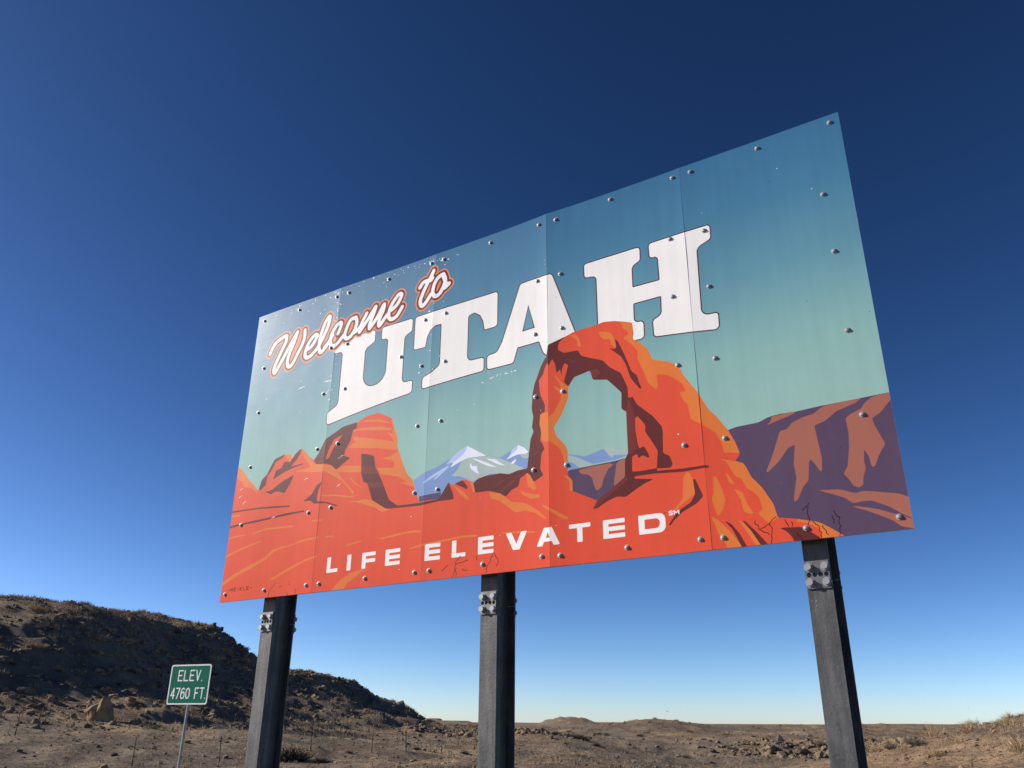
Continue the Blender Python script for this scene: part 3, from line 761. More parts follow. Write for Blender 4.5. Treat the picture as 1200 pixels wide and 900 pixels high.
def fleck(x, z, r):
    n = random.randint(5, 8); a0 = random.uniform(0, 6.28); st = random.uniform(.4, 1.0)
    put([(x + r*random.uniform(.5, 1)*math.cos(a0+6.283*k/n), z + r*st*random.uniform(.5, 1)*math.sin(a0+6.283*k/n)) for k in range(n)], 'SCRATCH')
for _ in range(70): fleck(random.uniform(.1, 2.7), SIGN_H - abs(random.gauss(0, .09)) - .012, random.uniform(.004, .013))
for sx in (1, 2):
    for _ in range(30): fleck(sx*PW + random.gauss(0, .05), random.choice((random.uniform(1.6, 3.0), random.uniform(2.5, 3.0))), random.uniform(.004, .014))
for _ in range(14): fleck(3*PW + random.gauss(0, .03), random.uniform(.1, 2.8), random.uniform(.003, .008))
for _ in range(26): fleck(random.uniform(.1, 5.9), random.uniform(.1, 2.9), random.uniform(.003, .008))
for _ in range(14): fleck(random.gauss(3.15, .12), random.gauss(1.62, .02), random.uniform(.005, .014))

def contours(lines, levels, step):
    """outlines of everything nearer to the pen lines than each level (marching squares on a distance field)"""
    sg = np.array([(*l[i], *l[i+1]) for l in lines for i in range(len(l)-1)])
    lo = sg.reshape(-1, 2).min(0) - max(levels) - 3*step; hi = sg.reshape(-1, 2).max(0) + max(levels) + 3*step
    gx = np.arange(lo[0], hi[0], step); gy = np.arange(lo[1], hi[1], step)
    X, Y = np.meshgrid(gx, gy, indexing='ij'); D = np.full(X.shape, 9.0)
    for x0, y0, x1, y1 in sg:
        ex, ey = x1-x0, y1-y0; l2 = ex*ex+ey*ey
        if l2 < 1e-12: continue
        t = np.clip(((X-x0)*ex+(Y-y0)*ey)/l2, 0, 1)
        D = np.minimum(D, np.hypot(X-x0-t*ex, Y-y0-t*ey))
    out = []
    for lv in levels:
        F = D - lv; B = F < 0; nxt = {}
        def cut(i, j, k, l):
            a, b = F[i, j], F[k, l]; t = a/(a-b)
            return (gx[i]+(gx[k]-gx[i])*t, gy[j]+(gy[l]-gy[j])*t)
        mixed = B[:-1, :-1] ^ B[1:, :-1] | B[:-1, :-1] ^ B[:-1, 1:] | B[:-1, :-1] ^ B[1:, 1:]
        PT = {}
        for i, j in zip(*np.where(mixed)):
            cs = [(i, j), (i+1, j), (i+1, j+1), (i, j+1)]; ins = [B[c] for c in cs]
            es = []
            for k in range(4):
                if ins[k] != ins[(k+1) % 4]:
                    key = tuple(sorted((cs[k], cs[(k+1) % 4])))
                    if key not in PT: PT[key] = cut(*key[0], *key[1])
                    es.append((key, ins[k]))
            if len(es) == 2:                         # walk with the inside on the left
                (a, ia), (b, ib) = es
                if ia: nxt[a] = b
                else: nxt[b] = a
            elif len(es) == 4:
                for q in range(4):
                    if es[q][1]: nxt[es[q][0]] = es[(q+1) % 4][0]
        loops = []
        while nxt:
            k0 = next(iter(nxt)); k = k0; lp = []
            while k in nxt:
                lp.append(PT[k]); k = nxt.pop(k)
            keep = []
            for q in lp:                             # drop points that lie on a straight run
                if len(keep) > 1:
                    a, b, c = Vector(keep[-2]), Vector(keep[-1]), Vector(q)
                    if abs((b-a).cross(c-b)) < 2.0e-6 and (c-a).length < .06: keep.pop()
                keep.append(q)
            if len(keep) > 4: loops.append(keep)
        loops.sort(key=lambda l: -abs(area(l))); out.append(loops)
    return out

for word in ('welcome', 'to'):
    lns = [smooth_line(pts(s)) for k, s in STROKES if k == word]
    cs = contours(lns, (.0580, .0425, .0205), .0055)
    for inkname, under, loops in zip(('SCRIPT_ORANGE', 'SCRIPT_RED', 'WHITE'), (None, 'SCRIPT_ORANGE', 'SCRIPT_RED'), cs):
        sg = 1 if not loops or area(loops[0]) > 0 else -1
        for lp in loops:
            solid = area(lp)*sg > 0
            if solid: put(lp, inkname, word)
            elif under: put(lp, under, word)
    for lp in cs[1]:                                         # the orange shows again in the larger counters
        if area(lp)*area(cs[1][0]) < 0: put(lp, 'SCRIPT_ORANGE', word)

def build_print():
    verts, faces = [], []
    for poly, _, _ in SHAPES:
        faces.append(list(range(len(verts), len(verts)+len(poly)))); verts += [Vector(q) for q in poly]
    step = PW/12
    gx = sorted({round(p*PW + k*step, 6) for p in range(PANELS) for k in range(13)} | {round(p*PW + e, 6) for p in range(PANELS) for e in (.025, PW-.025)})
    gz = [SIGN_H*k/26 for k in range(27)]
    verts += [Vector((a + (random.uniform(-.004, .004) if 0.03 < (a % PW) < PW-.03 else 0), b + (random.uniform(-.004,.004) if 0 < b < SIGN_H else 0))) for a in gx for b in gz]
    edges = [(f[i-1], f[i]) for f in faces for i in range(len(f))]
    ov, oe, of, _, _, _ = delaunay_2d_cdt(verts, edges, [], 0, 1e-5, False)
    T = np.array(of); P = np.array([(v.x, v.y) for v in ov]); C = P[T].mean(1)
    top = np.full(len(T), -1)
    for k, (poly, _, _) in enumerate(SHAPES):                # non-zero winding at each triangle's centre
        Q = np.array(poly); lo, hi = Q.min(0), Q.max(0)
        sel = np.where((C[:, 0] > lo[0]) & (C[:, 0] < hi[0]) & (C[:, 1] > lo[1]) & (C[:, 1] < hi[1]))[0]
        if not len(sel): continue
        x, y = C[sel, 0][:, None], C[sel, 1][:, None]
        A0, A1 = np.roll(Q, 1, 0), Q
        side = (A1[:, 0]-A0[:, 0])*(y-A0[:, 1]) - (x-A0[:, 0])*(A1[:, 1]-A0[:, 1])
        up = (A0[:, 1] <= y) & (A1[:, 1] > y) & (side > 0); dn = (A0[:, 1] > y) & (A1[:, 1] <= y) & (side < 0)
        w = up.sum(1) - dn.sum(1)
        top[sel[w != 0]] = k
    buckets = {}
    for f, t, c in zip(of, top, C):
        if t < 0 or not (0 < c[0] < SIGN_W and 0 < c[1] < SIGN_H): continue
        p = min(PANELS-1, int(c[0]/PW))
        ik, part = SHAPES[t][1], SHAPES[t][2]
        buckets.setdefault(part if part else ('panel', p), []).append((f, ik, p))
    return ov, buckets

OV, BUCKETS = build_print()
FRONT = -0.0
_rel = {}
def panel_vert(i, p):
    k = (i, p)
    if k not in _rel:
        v = OV[i]
        # a 2 mm joint between neighbouring sheets
        x = v.x
        if abs(x - p*PW) < 1e-4 and p > 0: x += 0.0006
        if abs(x - (p+1)*PW) < 1e-4 and p < PANELS-1: x -= 0.0006
        h, sx, sz = relief(v.x, v.y, p)
        _rel[k] = ((x, -h, SIGN_Z + v.y), Vector((-sx, -1.0, -sz)).normalized())
    return _rel[k]

def print_mesh(name, items, extra=None):
    V, F, MI, NR, idx = [], [], [], [], {}
    inks = sorted({it[1] for it in items}); mi = {k: i for i, k in enumerate(inks)}
    for f, ik, p in items:
        q = []
        for i in f:
            k = (i, p)
            if k not in idx:
                idx[k] = len(V); co, n = panel_vert(i, p); V.append(co); NR.append(n)
            q.append(idx[k])
        a, b, c = (Vector(V[i]) for i in q[:3])
        if (b-a).cross(c-a).y > 0: q = q[::-1]
        F.append(q); MI.append(mi[ik])
    mats = [INKS[k] for k in inks]
    if extra:
        n0 = len(V); V += extra[0]; F += [[i+n0 for i in f] for f in extra[1]]; MI += [len(mats)]*len(extra[1]); mats.append(M_ALU)
    me = mesh(name, V, F, mats, True)
    me.polygons.foreach_set('material_index', MI)
    nf = len(F) - (len(extra[1]) if extra else 0)
    loops = []
    for pi, pl in enumerate(me.polygons):
        if pi < nf: loops += [NR[me.loops[li].vertex_index] for li in pl.loop_indices]
        else:
            pl.use_smooth = False; loops += [Vector((0,0,0))]*pl.loop_total
    me.normals_split_custom_set(loops)
    me.update()
    return me

def panel_body(p):
    """edges and back of one sheet"""
    V, F = [], []
    x0 = p*PW + (0.0006 if p else 0); x1 = (p+1)*PW - (0.0006 if p < PANELS-1 else 0)
    ring = [(x0+(x1-x0)*k/12, 0) for k in range(12)] + [(x1, SIGN_H*k/26) for k in range(26)] + [(x1-(x1-x0)*k/12, SIGN_H) for k in range(12)] + [(x0, SIGN_H-SIGN_H*k/26) for k in range(26)]
    for x, z in ring:
        h = relief(min(max(x, p*PW), (p+1)*PW), z, p)[0]
        V.append((x, -h, SIGN_Z+z)); V.append((x, 0.018, SIGN_Z+z))
    n = len(ring)
    for i in range(n):
        j = (i+1) % n; F.append([2*i, 2*i+1, 2*j+1, 2*j])
    F.append([2*i+1 for i in range(n)])
    return V, F

PANEL_OBS = []
for p in range(PANELS):
    o = link('panel', print_mesh('panel', BUCKETS[('panel', p)], panel_body(p)), board)
    PANEL_OBS.append(o)
for ch, _ in BIG:
    o = link('letter', print_mesh('letter_print', BUCKETS[ch]), board); o['label'] = 'large white slab serif letter ' + ch
for i, (ch, _, _) in enumerate(SLOGAN):
    o = link('slogan_letter', print_mesh('slogan_letter_print', BUCKETS['s%d' % i]), board)
for k, nm, lb in (('welcome', 'script_word', 'white script word Welcome with red and orange outline'), ('to', 'script_word', 'white script word to with red and orange outline'),
              ('sm', 'service_mark', None), ('sig', 'signature', 'tiny dark printed signature')):
    o = link(nm, print_mesh(nm+'_print', BUCKETS[k]), board)
    if lb: o['label'] = lb
    if k == 'sig': o['kind'] = 'stuff'

# --- bolt heads on the sheets
def bolt_mesh(r=0.0142, h=0.0145, n=12):
    V, F = [], []
    prof = [(r*1.35, 0.0), (r*1.35, -0.003), (r, -0.0035), (r*0.96, -h*0.55), (r*0.68, -h*0.9), (r*0.25, -h)]
    for rr, y in prof:
        V += [(rr*math.cos(2*math.pi*k/n), y, rr*math.sin(2*math.pi*k/n)) for k in range(n)]
    for a in range(len(prof)-1):
        F += [(a*n+k, a*n+(k+1) % n, (a+1)*n+(k+1) % n, (a+1)*n+k) for k in range(n)]
    F.append(tuple(range((len(prof)-1)*n, len(prof)*n)))
    me = mesh('bolt_head', V, F, (M_GALV,))
    return me
BOLT = bolt_mesh()
for x, z in pts(BOLTS):
    p = min(PANELS-1, int(x/PW))
    o = link('bolt', BOLT, PANEL_OBS[p])
    o.location = (x, -relief(x, z, p)[0] - 0.0004, SIGN_Z+z)

# --- stringers behind the sheets, posts, hinge plates
def zbar(z):
    m = MB()
    poly = [(0.020,-.035),(0.026,-.035),(0.026,.029),(0.083,.029),(0.083,-.012),(0.089,-.012),(0.089,.035),(0.020,.035)]
    # profile in (y, z), extruded along x
    n = len(poly); x0, x1 = 0.03, SIGN_W-0.03
    m.add([(x0, y, z+k) for y, k in poly] + [(x1, y, z+k) for y, k in poly],
          [tuple(range(n)), tuple(range(n, 2*n))[::-1]] + [(i, n+i, n+(i+1) % n, (i+1) % n) for i in range(n)])
    return m
for zz in (0.075, 0.745, 1.350, 1.915, 2.400, 2.968):
    zbar(SIGN_Z+zz).build('stringer', M_PLATE, board)

POST_Y0, POST_D, POST_W = 0.10, 0.26, 0.152
def wbeam(z0, z1):
    w, d, tf, tw = POST_W/2, POST_D, 0.012, 0.008
    y0 = POST_Y0
    poly = [(-w,y0),(w,y0),(w,y0+tf),(tw,y0+tf),(tw,y0+d-tf),(w,y0+d-tf),(w,y0+d),(-w,y0+d),(-w,y0+d-tf),(-tw,y0+d-tf),(-tw,y0+tf),(-w,y0+tf)]
    m = MB(); m.prism(poly, z0, z1); return m

def hexbolt(n=6, r=0.022, h=0.026):
    m = MB(); m.tube((0,0.0,0), (0,-0.005,0), r*1.25, n=14); m.tube((0,-0.005,0), (0,-h,0), r, r*0.93, n=12)
    return mesh('plate_bolt', m.V, m.F, (M_GALV,))
HEX = hexbolt()

def disc_plate(w, h, t, holes):
    """flat plate in xz with round holes cut through, standing 0..-t in y"""
    V = [Vector(q) for q in ((-w,-h),(w,-h),(w,h),(-w,h))]; faces = [[0,1,2,3]]; n = 12
    for cx, cz, r in holes:
        faces.append(list(range(len(V), len(V)+n))); V += [Vector((cx+r*math.cos(2*math.pi*k/n), cz+r*math.sin(2*math.pi*k/n))) for k in range(n)]
    ov, oe, of, _, _, orig = delaunay_2d_cdt(V, [], faces, 0, 1e-6)
    keep = [f for f, og in zip(of, orig) if og and max(og) == 0]
    m = len(ov)
    VV = [(v.x, -t, v.y) for v in ov] + [(v.x, 0.0, v.y) for v in ov]
    FF = [tuple(f) for f in keep] + [tuple(i+m for i in f[::-1]) for f in keep]
    cnt = {}
    for f in keep:
        for a, b in zip(f, f[1:]+f[:1]): cnt[(a, b)] = 1
    FF += [(b, a, a+m, b+m) for (a, b) in cnt if (b, a) not in cnt]
    return mesh('hinge_plate', VV, FF, (M_PLATE,))
PLATE = disc_plate(POST_W/2-.004, .085, .010, [(x, 0.0, .014) for x in (-.052, -.018, .018, .052)])

POST_X = (0.586, 3.040, 5.500)
for px in POST_X:
    base = board
    cut = SIGN_Z - 0.20                                   # saw cut of the breakaway hinge
    m = wbeam(-0.6, cut-0.0012); up = wbeam(cut+0.0012, SIGN_Z+SIGN_H-0.03)
    m.add(up.V, up.F)
    y0, d, tf = POST_Y0, POST_D, 0.012
    m.box((-.0078, y0+tf-.002, cut-.01), (.0078, y0+d-.08, cut+.01))          # web left standing at the cut
    po = m.build('post', M_STEEL, board); po.location.x = px
    for side, yy in ((1, POST_Y0-.0005), (-1, POST_Y0+POST_D+.0005)):
        pl = link('hinge_plate', PLATE, po); pl.location = (0, yy, cut)
        if side < 0: pl.rotation_euler.z = math.pi
        for bx in (-.050, .050):
            for bz in (-.047, .047):
                b = link('plate_bolt', HEX, po)
                b.location = (bx, yy - side*.0105, cut+bz)
                b.rotation_euler = (0, random.uniform(0, 1), 0 if side > 0 else math.pi)
    for zz in (0.075, 0.745, 1.350, 1.915, 2.400, 2.968):                      # clips that hold the stringers
        c = MB(); c.box((-.055, POST_Y0-.0105, SIGN_Z+zz-.03), (.055, POST_Y0-.0005, SIGN_Z+zz+.055)); 
        cl = c.build('stringer_clip', M_PLATE, po)


# ------------------------------------------------------------------ elevation sign
def elevation_sign():
    X, Y = -6.23, 17.1
    g = h1(X, Y)
    root = empty('elevation_sign', (X, Y, g), R(-22))
    tag(root, 'green road sign with white border reading ELEV. 4760 FT. on metal post', 'road sign')
    W, H, zc = 0.985, 0.735, 2.365 - g
    mg, nt, N, L, B = new_mat('sign_green')
    tc = N.new('ShaderNodeTexCoord'); n = tex(N, L, tc.outputs['Object'], 4, 5, .6)
    r = ramp(N, [(.3, (.002,.12,.078)), (.7, (.003,.155,.102))]); L.new(n.outputs[0], r.inputs[0]); L.new(r.outputs[0], B.inputs['Base Color'])
    B.inputs['Roughness'].default_value = .5; B.inputs['Specular IOR Level'].default_value = .08
    mw = simple('sign_white', (.78,.78,.77), (.86,.86,.85), 8, .5)
    def rounded(w, h, rad): return fillet([(-w/2,-h/2,rad), (w/2,-h/2,rad), (w/2,h/2,rad), (-w/2,h/2,rad)], 5)
    def slab(poly, y0, y1):
        m = MB(); n = len(poly)
        m.add([(x, y0, zc+z) for x, z in poly] + [(x, y1, zc+z) for x, z in poly],
              [tuple(range(n)), tuple(range(n, 2*n))[::-1]] + [((i+1) % n, i, n+i, n+(i+1) % n) for i in range(n)])
        return m
    slab(rounded(W, H, .045), -.032, -.029).build('sign_plate', M_ALU, root)
    o = rounded(W-.006, H-.006, .043); q = rounded(W-.052, H-.052, .028)
    m = MB(); n_ = len(o)
    m.add([(x, -.0325, zc+z) for x, z in o] + [(x, -.0325, zc+z) for x, z in q], [(i, (i+1) % n_, n_+(i+1) % n_, n_+i) for i in range(n_)])
    m.build('border', mw, root)
    m = MB(); m.add([(x, -.0325, zc+z) for x, z in q], [tuple(range(n_))]); m.build('green_face', mg, root)
    def ringword(txt, x0, y0, cw, chh, gap):
        x = x0
        for ch in txt:
            w = .014 if ch == '.' else (.045 if ch == ' ' else cw)
            if ch != ' ':
                lines = [smooth_line(l, 3) if ch in '60' else l for l in glyph(ch, x, y0, w, chh)]
                verts, faces = [], []
                lp = contours(lines, (.0120,), .005)[0]
                sg = 1 if area(lp[0]) > 0 else -1
                V = []; E = []
                for l in lp:
                    s0 = len(V); V += [Vector(p) for p in l]; E += [(s0+i, s0+(i+1) % len(l)) for i in range(len(l))]
                ov, _, of, _, _, _ = delaunay_2d_cdt(V, E, [], 0, 1e-6, False)
                sgm = [(*l[i], *l[i+1]) for l in lines for i in range(len(l)-1)]
                def inside(p):
                    for a, b, c, d in sgm:
                        ex, ey = c-a, d-b; l2 = ex*ex+ey*ey+1e-12; t = min(1, max(0, ((p.x-a)*ex+(p.y-b)*ey)/l2))
                        if math.hypot(p.x-a-t*ex, p.y-b-t*ey) < .0120: return True
                    return False
                F = []
                for f in of:
                    c = (ov[f[0]]+ov[f[1]]+ov[f[2]])/3
                    if inside(c): F.append(tuple(f))
                m = MB(); m.add([(v.x, -.0335, zc+v.y) for v in ov], F); m.build('letter' if ch.isalpha() else ('full_stop' if ch == '.' else 'digit'), mw, root)
            x += w + gap
    ringword('ELEV.', -.285, .070, .094, .185, .050)
    ringword('4760', -.410, -.255, .082, .185, .040)
    ringword('FT.', .175, -.255, .082, .185, .042)
    m = MB(); d = .028
    poly = [(-.030,.0),(-.012,-.028),(.012,-.028),(.030,.0),(.026,.003),(.010,-.024),(-.010,-.024),(-.026,.003)]
    m.prism(poly, -.5, zc+.30)
    p = m.build('post', M_GALV, root)
    p.rotation_euler.y = 0.012
    for zz in (.22, -.22):
        b = link('bolt', BOLT, root); b.location = (0, -.0335, zc+zz); b.scale = (.5, .5, .5)
elevation_sign()

# ------------------------------------------------------------------ rocks
M_ROCK = simple('sandstone', (0.12,0.086,0.058), (0.27,0.195,0.128), 1.6, 0.92, 0.05, 5.0, 0, 0.15)
M_DARKROCK = simple('varnished_rock', (0.07,0.058,0.050), (0.17,0.135,0.105), 1.4, 0.9, 0.05, 5.0, 0, 0.2)
M_BOULDER = simple('tan_sandstone', (0.17,0.115,0.066), (0.34,0.24,0.14), 1.8, 0.92, 0.06, 4.0, 0, 0.15)

def rock_mesh(name, seed, mat, blocky=0.5, flat=0.7, n=18):
    """angular block: hull of points pushed towards a box, with chipped corners"""
    r = random.Random(seed); bm = bmesh.new()
    for _ in range(n):
        v = Vector((r.gauss(0,1), r.gauss(0,1), r.gauss(0,1))).normalized()
        m = max(abs(v.x), abs(v.y), abs(v.z)); v = v*(1-blocky) + (v/m)*blocky*0.8
        v *= r.uniform(0.8, 1.05)
        bm.verts.new((v.x*0.5, v.y*0.5*r.uniform(.8, 1), v.z*0.5*flat))
    res = bmesh.ops.convex_hull(bm, input=bm.verts)
    bmesh.ops.delete(bm, geom=[g for g in res['geom_interior'] if isinstance(g, bmesh.types.BMVert)], context='VERTS')
    bmesh.ops.recalc_face_normals(bm, faces=bm.faces)
    me = bpy.data.meshes.new(name); bm.to_mesh(me); bm.free(); me.materials.append(mat)
    return me
ROCKS = {k: [rock_mesh('rock_shape', i*7+k, m, bl, fl) for i in range(7)] for k, m, bl, fl in
         ((1, M_ROCK, .55, .75), (2, M_DARKROCK, .6, .7), (3, M_ROCK, .75, .6))}

def place_rock(kind, x, y, size, name, label, group, sink=.28, cat='rock'):
    me = random.choice(ROCKS[kind]); o = bpy.data.objects.new(name, me); col.objects.link(o)
    sc = (size*random.uniform(.85, 1.25), size*random.uniform(.8, 1.15), size*random.uniform(.75, 1.2))
    o.scale = sc; o.rotation_euler = (random.uniform(-.35, .35), random.uniform(-.35, .35), random.uniform(0, 6.28))
    o.location = (x, y, h1(x, y) + .375*sc[2] - sink*sc[2])
    return tag(o, label, cat, group)

def in_view(x, y, margin=2.0): return abs(math.degrees(math.atan2(x, y))) < 31.5 + margin

def hill_points(n, dlo, dhi, slo=None, shi=None, seed=1):
    """random points by their distance below the crest"""
    r = np.random.default_rng(seed); out = []
    while len(out) < n:
        x = r.uniform(-62, -6, 4000); y = r.uniform(48, 215, 4000)
        S, D, Z = crest_coords(x, y)
        ok = (D > dlo) & (D < dhi) & (np.abs(np.degrees(np.arctan2(x, y))) < 32.5) & (Z > 2.5) & (y > 52)
        out += list(zip(x[ok], y[ok], S[ok], D[ok], Z[ok]))
    return out[:n]

def joined_rocks(name, pts_, sizes, kinds, label):
    VV, FF, MI, n = [], [], [], 0
    base = {k: [(np.array([v.co[:] for v in me.vertices]), [tuple(p.vertices) for p in me.polygons]) for me in ROCKS[k]] for k in ROCKS}
    x = np.array([p[0] for p in pts_]); y = np.array([p[1] for p in pts_]); z = height(x, y)
    for i in range(len(x)):
        k = kinds[i]; V, F = base[k][random.randrange(7)]
        a = random.uniform(0, 6.28); c, s_ = math.cos(a), math.sin(a); sc = sizes[i]
        W = V*sc*np.array([1, random.uniform(.7, 1.1), random.uniform(.6, 1.1)])
        W = np.stack([W[:, 0]*c-W[:, 1]*s_ + x[i], W[:, 0]*s_+W[:, 1]*c + y[i], W[:, 2] + z[i] + sc*.08], 1)
        VV.append(W); FF += [tuple(q+n for q in f) for f in F]; MI += [0 if k != 2 else 1]*len(F); n += len(W)
    me = bpy.data.meshes.new(name); me.from_pydata(np.vstack(VV).tolist(), [], FF)
    me.materials.append(M_ROCK); me.materials.append(M_DARKROCK); me.polygons.foreach_set('material_index', MI); me.update()
    return tag(link(name, me), label, 'rocks', kind='stuff')

# the tilted boulder at the foot of the slope
def boulder():
    bm = bmesh.new()
    P = [(-.95,-.35,-.3),(-.75,.7,-.3),(.9,.75,-.35),(1.15,-.2,-.4),(.3,-.8,-.35),(-.7,-.75,-.3),
         (-1.15,-.25,.95),(-.95,.45,1.0),(-.85,-.6,.8),(.10,-.55,1.75),(.15,.4,1.72),(.38,-.1,1.62),(.85,.1,.55),(.7,-.5,.35),(-.95,-.5,.45)]
    for p in P: bm.verts.new(p)
    r = bmesh.ops.convex_hull(bm, input=bm.verts)
    bmesh.ops.delete(bm, geom=[g for g in r['geom_interior'] if isinstance(g, bmesh.types.BMVert)], context='VERTS')
    bmesh.ops.subdivide_edges(bm, edges=bm.edges[:], cuts=2, use_grid_fill=True)
    for v in bm.verts:
        v.co += Vector((mnoise.noise(v.co*1.7), mnoise.noise(v.co*1.7+Vector((5,1,2))), mnoise.noise(v.co*1.7+Vector((2,7,3)))))*.22
    me = bpy.data.meshes.new('boulder'); bm.to_mesh(me); bm.free(); me.materials.append(M_BOULDER)
    x, y = -27.53, 59.99
    o = link('boulder', me); o.location = (x, y, h1(x, y)-.12); o.scale = (.86, .86, .86)
    tag(o, 'big tilted tan boulder alone at the foot of the dark slope', 'boulder')
boulder()

for x, y, S, D, Z in hill_points(62, 7.5, 13.5, seed=3):
    place_rock(random.choice((2, 2, 3)), x, y, random.choice((.7, .9, 1.1, 1.4, 1.9)), 'ledge_rock', 'dark angular block in the broken ledge below the hilltop grass', 'ledge blocks on the hill')
for x, y, S, D, Z in hill_points(84, 12, 30, seed=4):
    place_rock(random.choice((1, 2, 2)), x, y, random.uniform(.45, 1.0)*(1.3 if y > 110 else 1), 'hillside_rock', 'loose rock lying on the bare slope of the hill', 'loose rocks on the hillside')
hp = hill_points(4200, -3, 34, seed=5)
joined_rocks('hillside_scree', hp, [random.choice((.16, .2, .25, .3, .4, .55, .7)) for _ in hp], [random.choice((1, 2, 2, 3)) for _ in hp], 'small loose stones scattered over the dark hillside')

hp2 = hill_points(1100, 8, 27, seed=55)
joined_rocks('hillside_blocks', hp2, [random.choice((.4, .5, .65, .8, 1.0)) for _ in hp2], [random.choice((1, 1, 2, 3)) for _ in hp2], 'broken rock strewn down the dark hillside')

# rubble outcrops on the plain
rp = []
while len(rp) < 120:
    a = math.radians(random.choice((random.gauss(16.5, 2.0), random.gauss(23.8, 1.7), random.gauss(23.8, 1.7)))); r = random.uniform(86, 102)
    rp.append((r*math.sin(a), r*math.cos(a)))
for x, y in rp:
    place_rock(random.choice((1, 1, 2, 3)), x, y, random.choice((.5, .6, .75, .9, 1.1, 1.4)), 'rubble_rock', 'angular brown rock in the rubble heap on the plain behind the right post', 'rocks of the rubble heap', .2)
def plain_points(n, r0, r1, a0=-33, a1=33, seed=9):
    r = np.random.default_rng(seed)
    rad = np.sqrt(r.uniform(r0*r0, r1*r1, n)); az = np.radians(r.uniform(a0, a1, n))
    x, y = rad*np.sin(az), rad*np.cos(az)
    return x, y
qx, qy = [], []
for _ in range(1700):
    c = random.choice(((26, 90, 6, 8), (38, 86, 6, 7), (39, 86, 6, 7), (30, 90, 8, 8), (2, 95, 6, 4), (-12, 128, 16, 9), (-6, 100, 12, 8)))
    qx.append(random.gauss(c[0], c[2]*.6)); qy.append(random.gauss(c[1], c[3]*.6))
px_, py_ = plain_points(6000, 38, 240)
S_, D_, Z_ = crest_coords(px_, py_); ok = (D_ > 26) | (D_ < -40)
allp = list(zip(qx, qy)) + list(zip(px_[ok], py_[ok]))
joined_rocks('plain_stones', allp, [random.choice((.25, .35, .5, .7)) for _ in qx] + [random.choice((.10, .14, .2, .3, .45)) for _ in range(int(ok.sum()))],
             [random.choice((1, 1, 2, 3)) for _ in allp], 'small stones scattered over the open plain')
for _ in range(34):
    c = random.choice(((-12, 128, 16, 9), (-6, 100, 12, 8), (2, 95, 6, 4)))
    x, y = random.gauss(c[0], c[2]*.6), random.gauss(c[1], c[3]*.6)
    place_rock(random.choice((1, 2)), x, y, random.uniform(.5, 1.1), 'plain_rock', 'low rock on the plain between the left and middle posts', 'rocks on the plain near the hill foot', .25)

# ------------------------------------------------------------------ shrubs and grass
def plant_mat(name, c0, c1):
    m, nt, N, L, B = new_mat(name)
    oi = N.new('ShaderNodeObjectInfo'); geo = N.new('ShaderNodeNewGeometry')
    t = tex(N, L, geo.outputs['Position'], 2.5, 3, .6)
    r = ramp(N, [(.3, c0), (.7, c1)]); L.new(t.outputs[0], r.inputs[0]); L.new(r.outputs[0], B.inputs['Base Color'])
    B.inputs['Roughness'].default_value = .9; B.inputs['Specular IOR Level'].default_value = .1
    return m
M_DRY = plant_mat('dry_brush', (.31,.22,.13), (.50,.37,.23))
M_SAGE = plant_mat('sagebrush', (.085,.075,.055), (.17,.145,.10))
M_DEAD = plant_mat('dead_wood', (.035,.030,.027), (.085,.07,.058))
M_GRASS = plant_mat('dry_grass', (.17,.13,.085), (.36,.275,.175))

def shrub_mesh(name, seed, mat, blades=170, width=.035, tall=.8, spread=.5, kinks=False):
    r = random.Random(seed); V, F = [], []
    for _ in range(blades):
        a = r.uniform(0, 6.283); u = r.random()**.6; lean = u*1.25
        ln = r.uniform(.55, 1.0)*(1 - .25*u)
        d = Vector((math.cos(a)*math.sin(lean)*spread*2, math.sin(a)*math.sin(lean)*spread*2, math.cos(lean*.8)*tall))
        b = Vector((math.cos(a)*.30*u, math.sin(a)*.30*u, -.05))
        p1 = b + d*ln*.55 + Vector((r.uniform(-.06,.06), r.uniform(-.06,.06), .04)); p2 = b + d*ln + Vector((r.uniform(-.1,.1), r.uniform(-.1,.1), r.uniform(-.08, .02)))
        s = Vector((r.uniform(-1,1), r.uniform(-1,1), r.uniform(-.4,.4))).normalized()*width
        n = len(V); V += [b-s*.5, b+s*.5, p1+s*.6, p1-s*.6, p2]; F += [(n, n+1, n+2, n+3), (n+3, n+2, n+4)]
        # side twigs
        for _ in range(2):
            q = p1.lerp(p2, r.random()); e = q + Vector((r.uniform(-.14,.14), r.uniform(-.14,.14), r.uniform(0,.14)))
            n = len(V); V += [q-s*.4, q+s*.4, e]; F += [(n, n+1, n+2)]
    return mesh(name, V, F, (mat,))
SHRUBS = {'dry': [shrub_mesh('dry_shrub_shape', i, M_DRY) for i in range(4)], 'sage': [shrub_mesh('sage_shape', 20+i, M_SAGE, 190) for i in range(3)],
          'fine': [shrub_mesh('fine_brush_shape', 40+i, M_DRY, 260, .014, .9, .42) for i in range(4)], 'finesage': [shrub_mesh('fine_sage_shape', 50+i, M_SAGE, 260, .016, .75, .5) for i in range(3)],
          'stalk': [shrub_mesh('stalk_shape', 60+i, M_DRY, 70, .012, 1.3, .2) for i in range(2)], 'dead': [shrub_mesh('dead_shape', 70+i, M_DEAD, 300, .028, .75, .5) for i in range(2)]}
def shrub(kind, x, y, size, name, label, group=None, cat='shrub'):
    o = bpy.data.objects.new(name, random.choice(SHRUBS[kind])); col.objects.link(o)
    o.scale = (size*random.uniform(.85, 1.2), size*random.uniform(.85, 1.2), size*random.uniform(.8, 1.1)); o.rotation_euler.z = random.uniform(0, 6.28)
    o.location = (x, y, h1(x, y) - .02)
    return tag(o, label, cat, group)

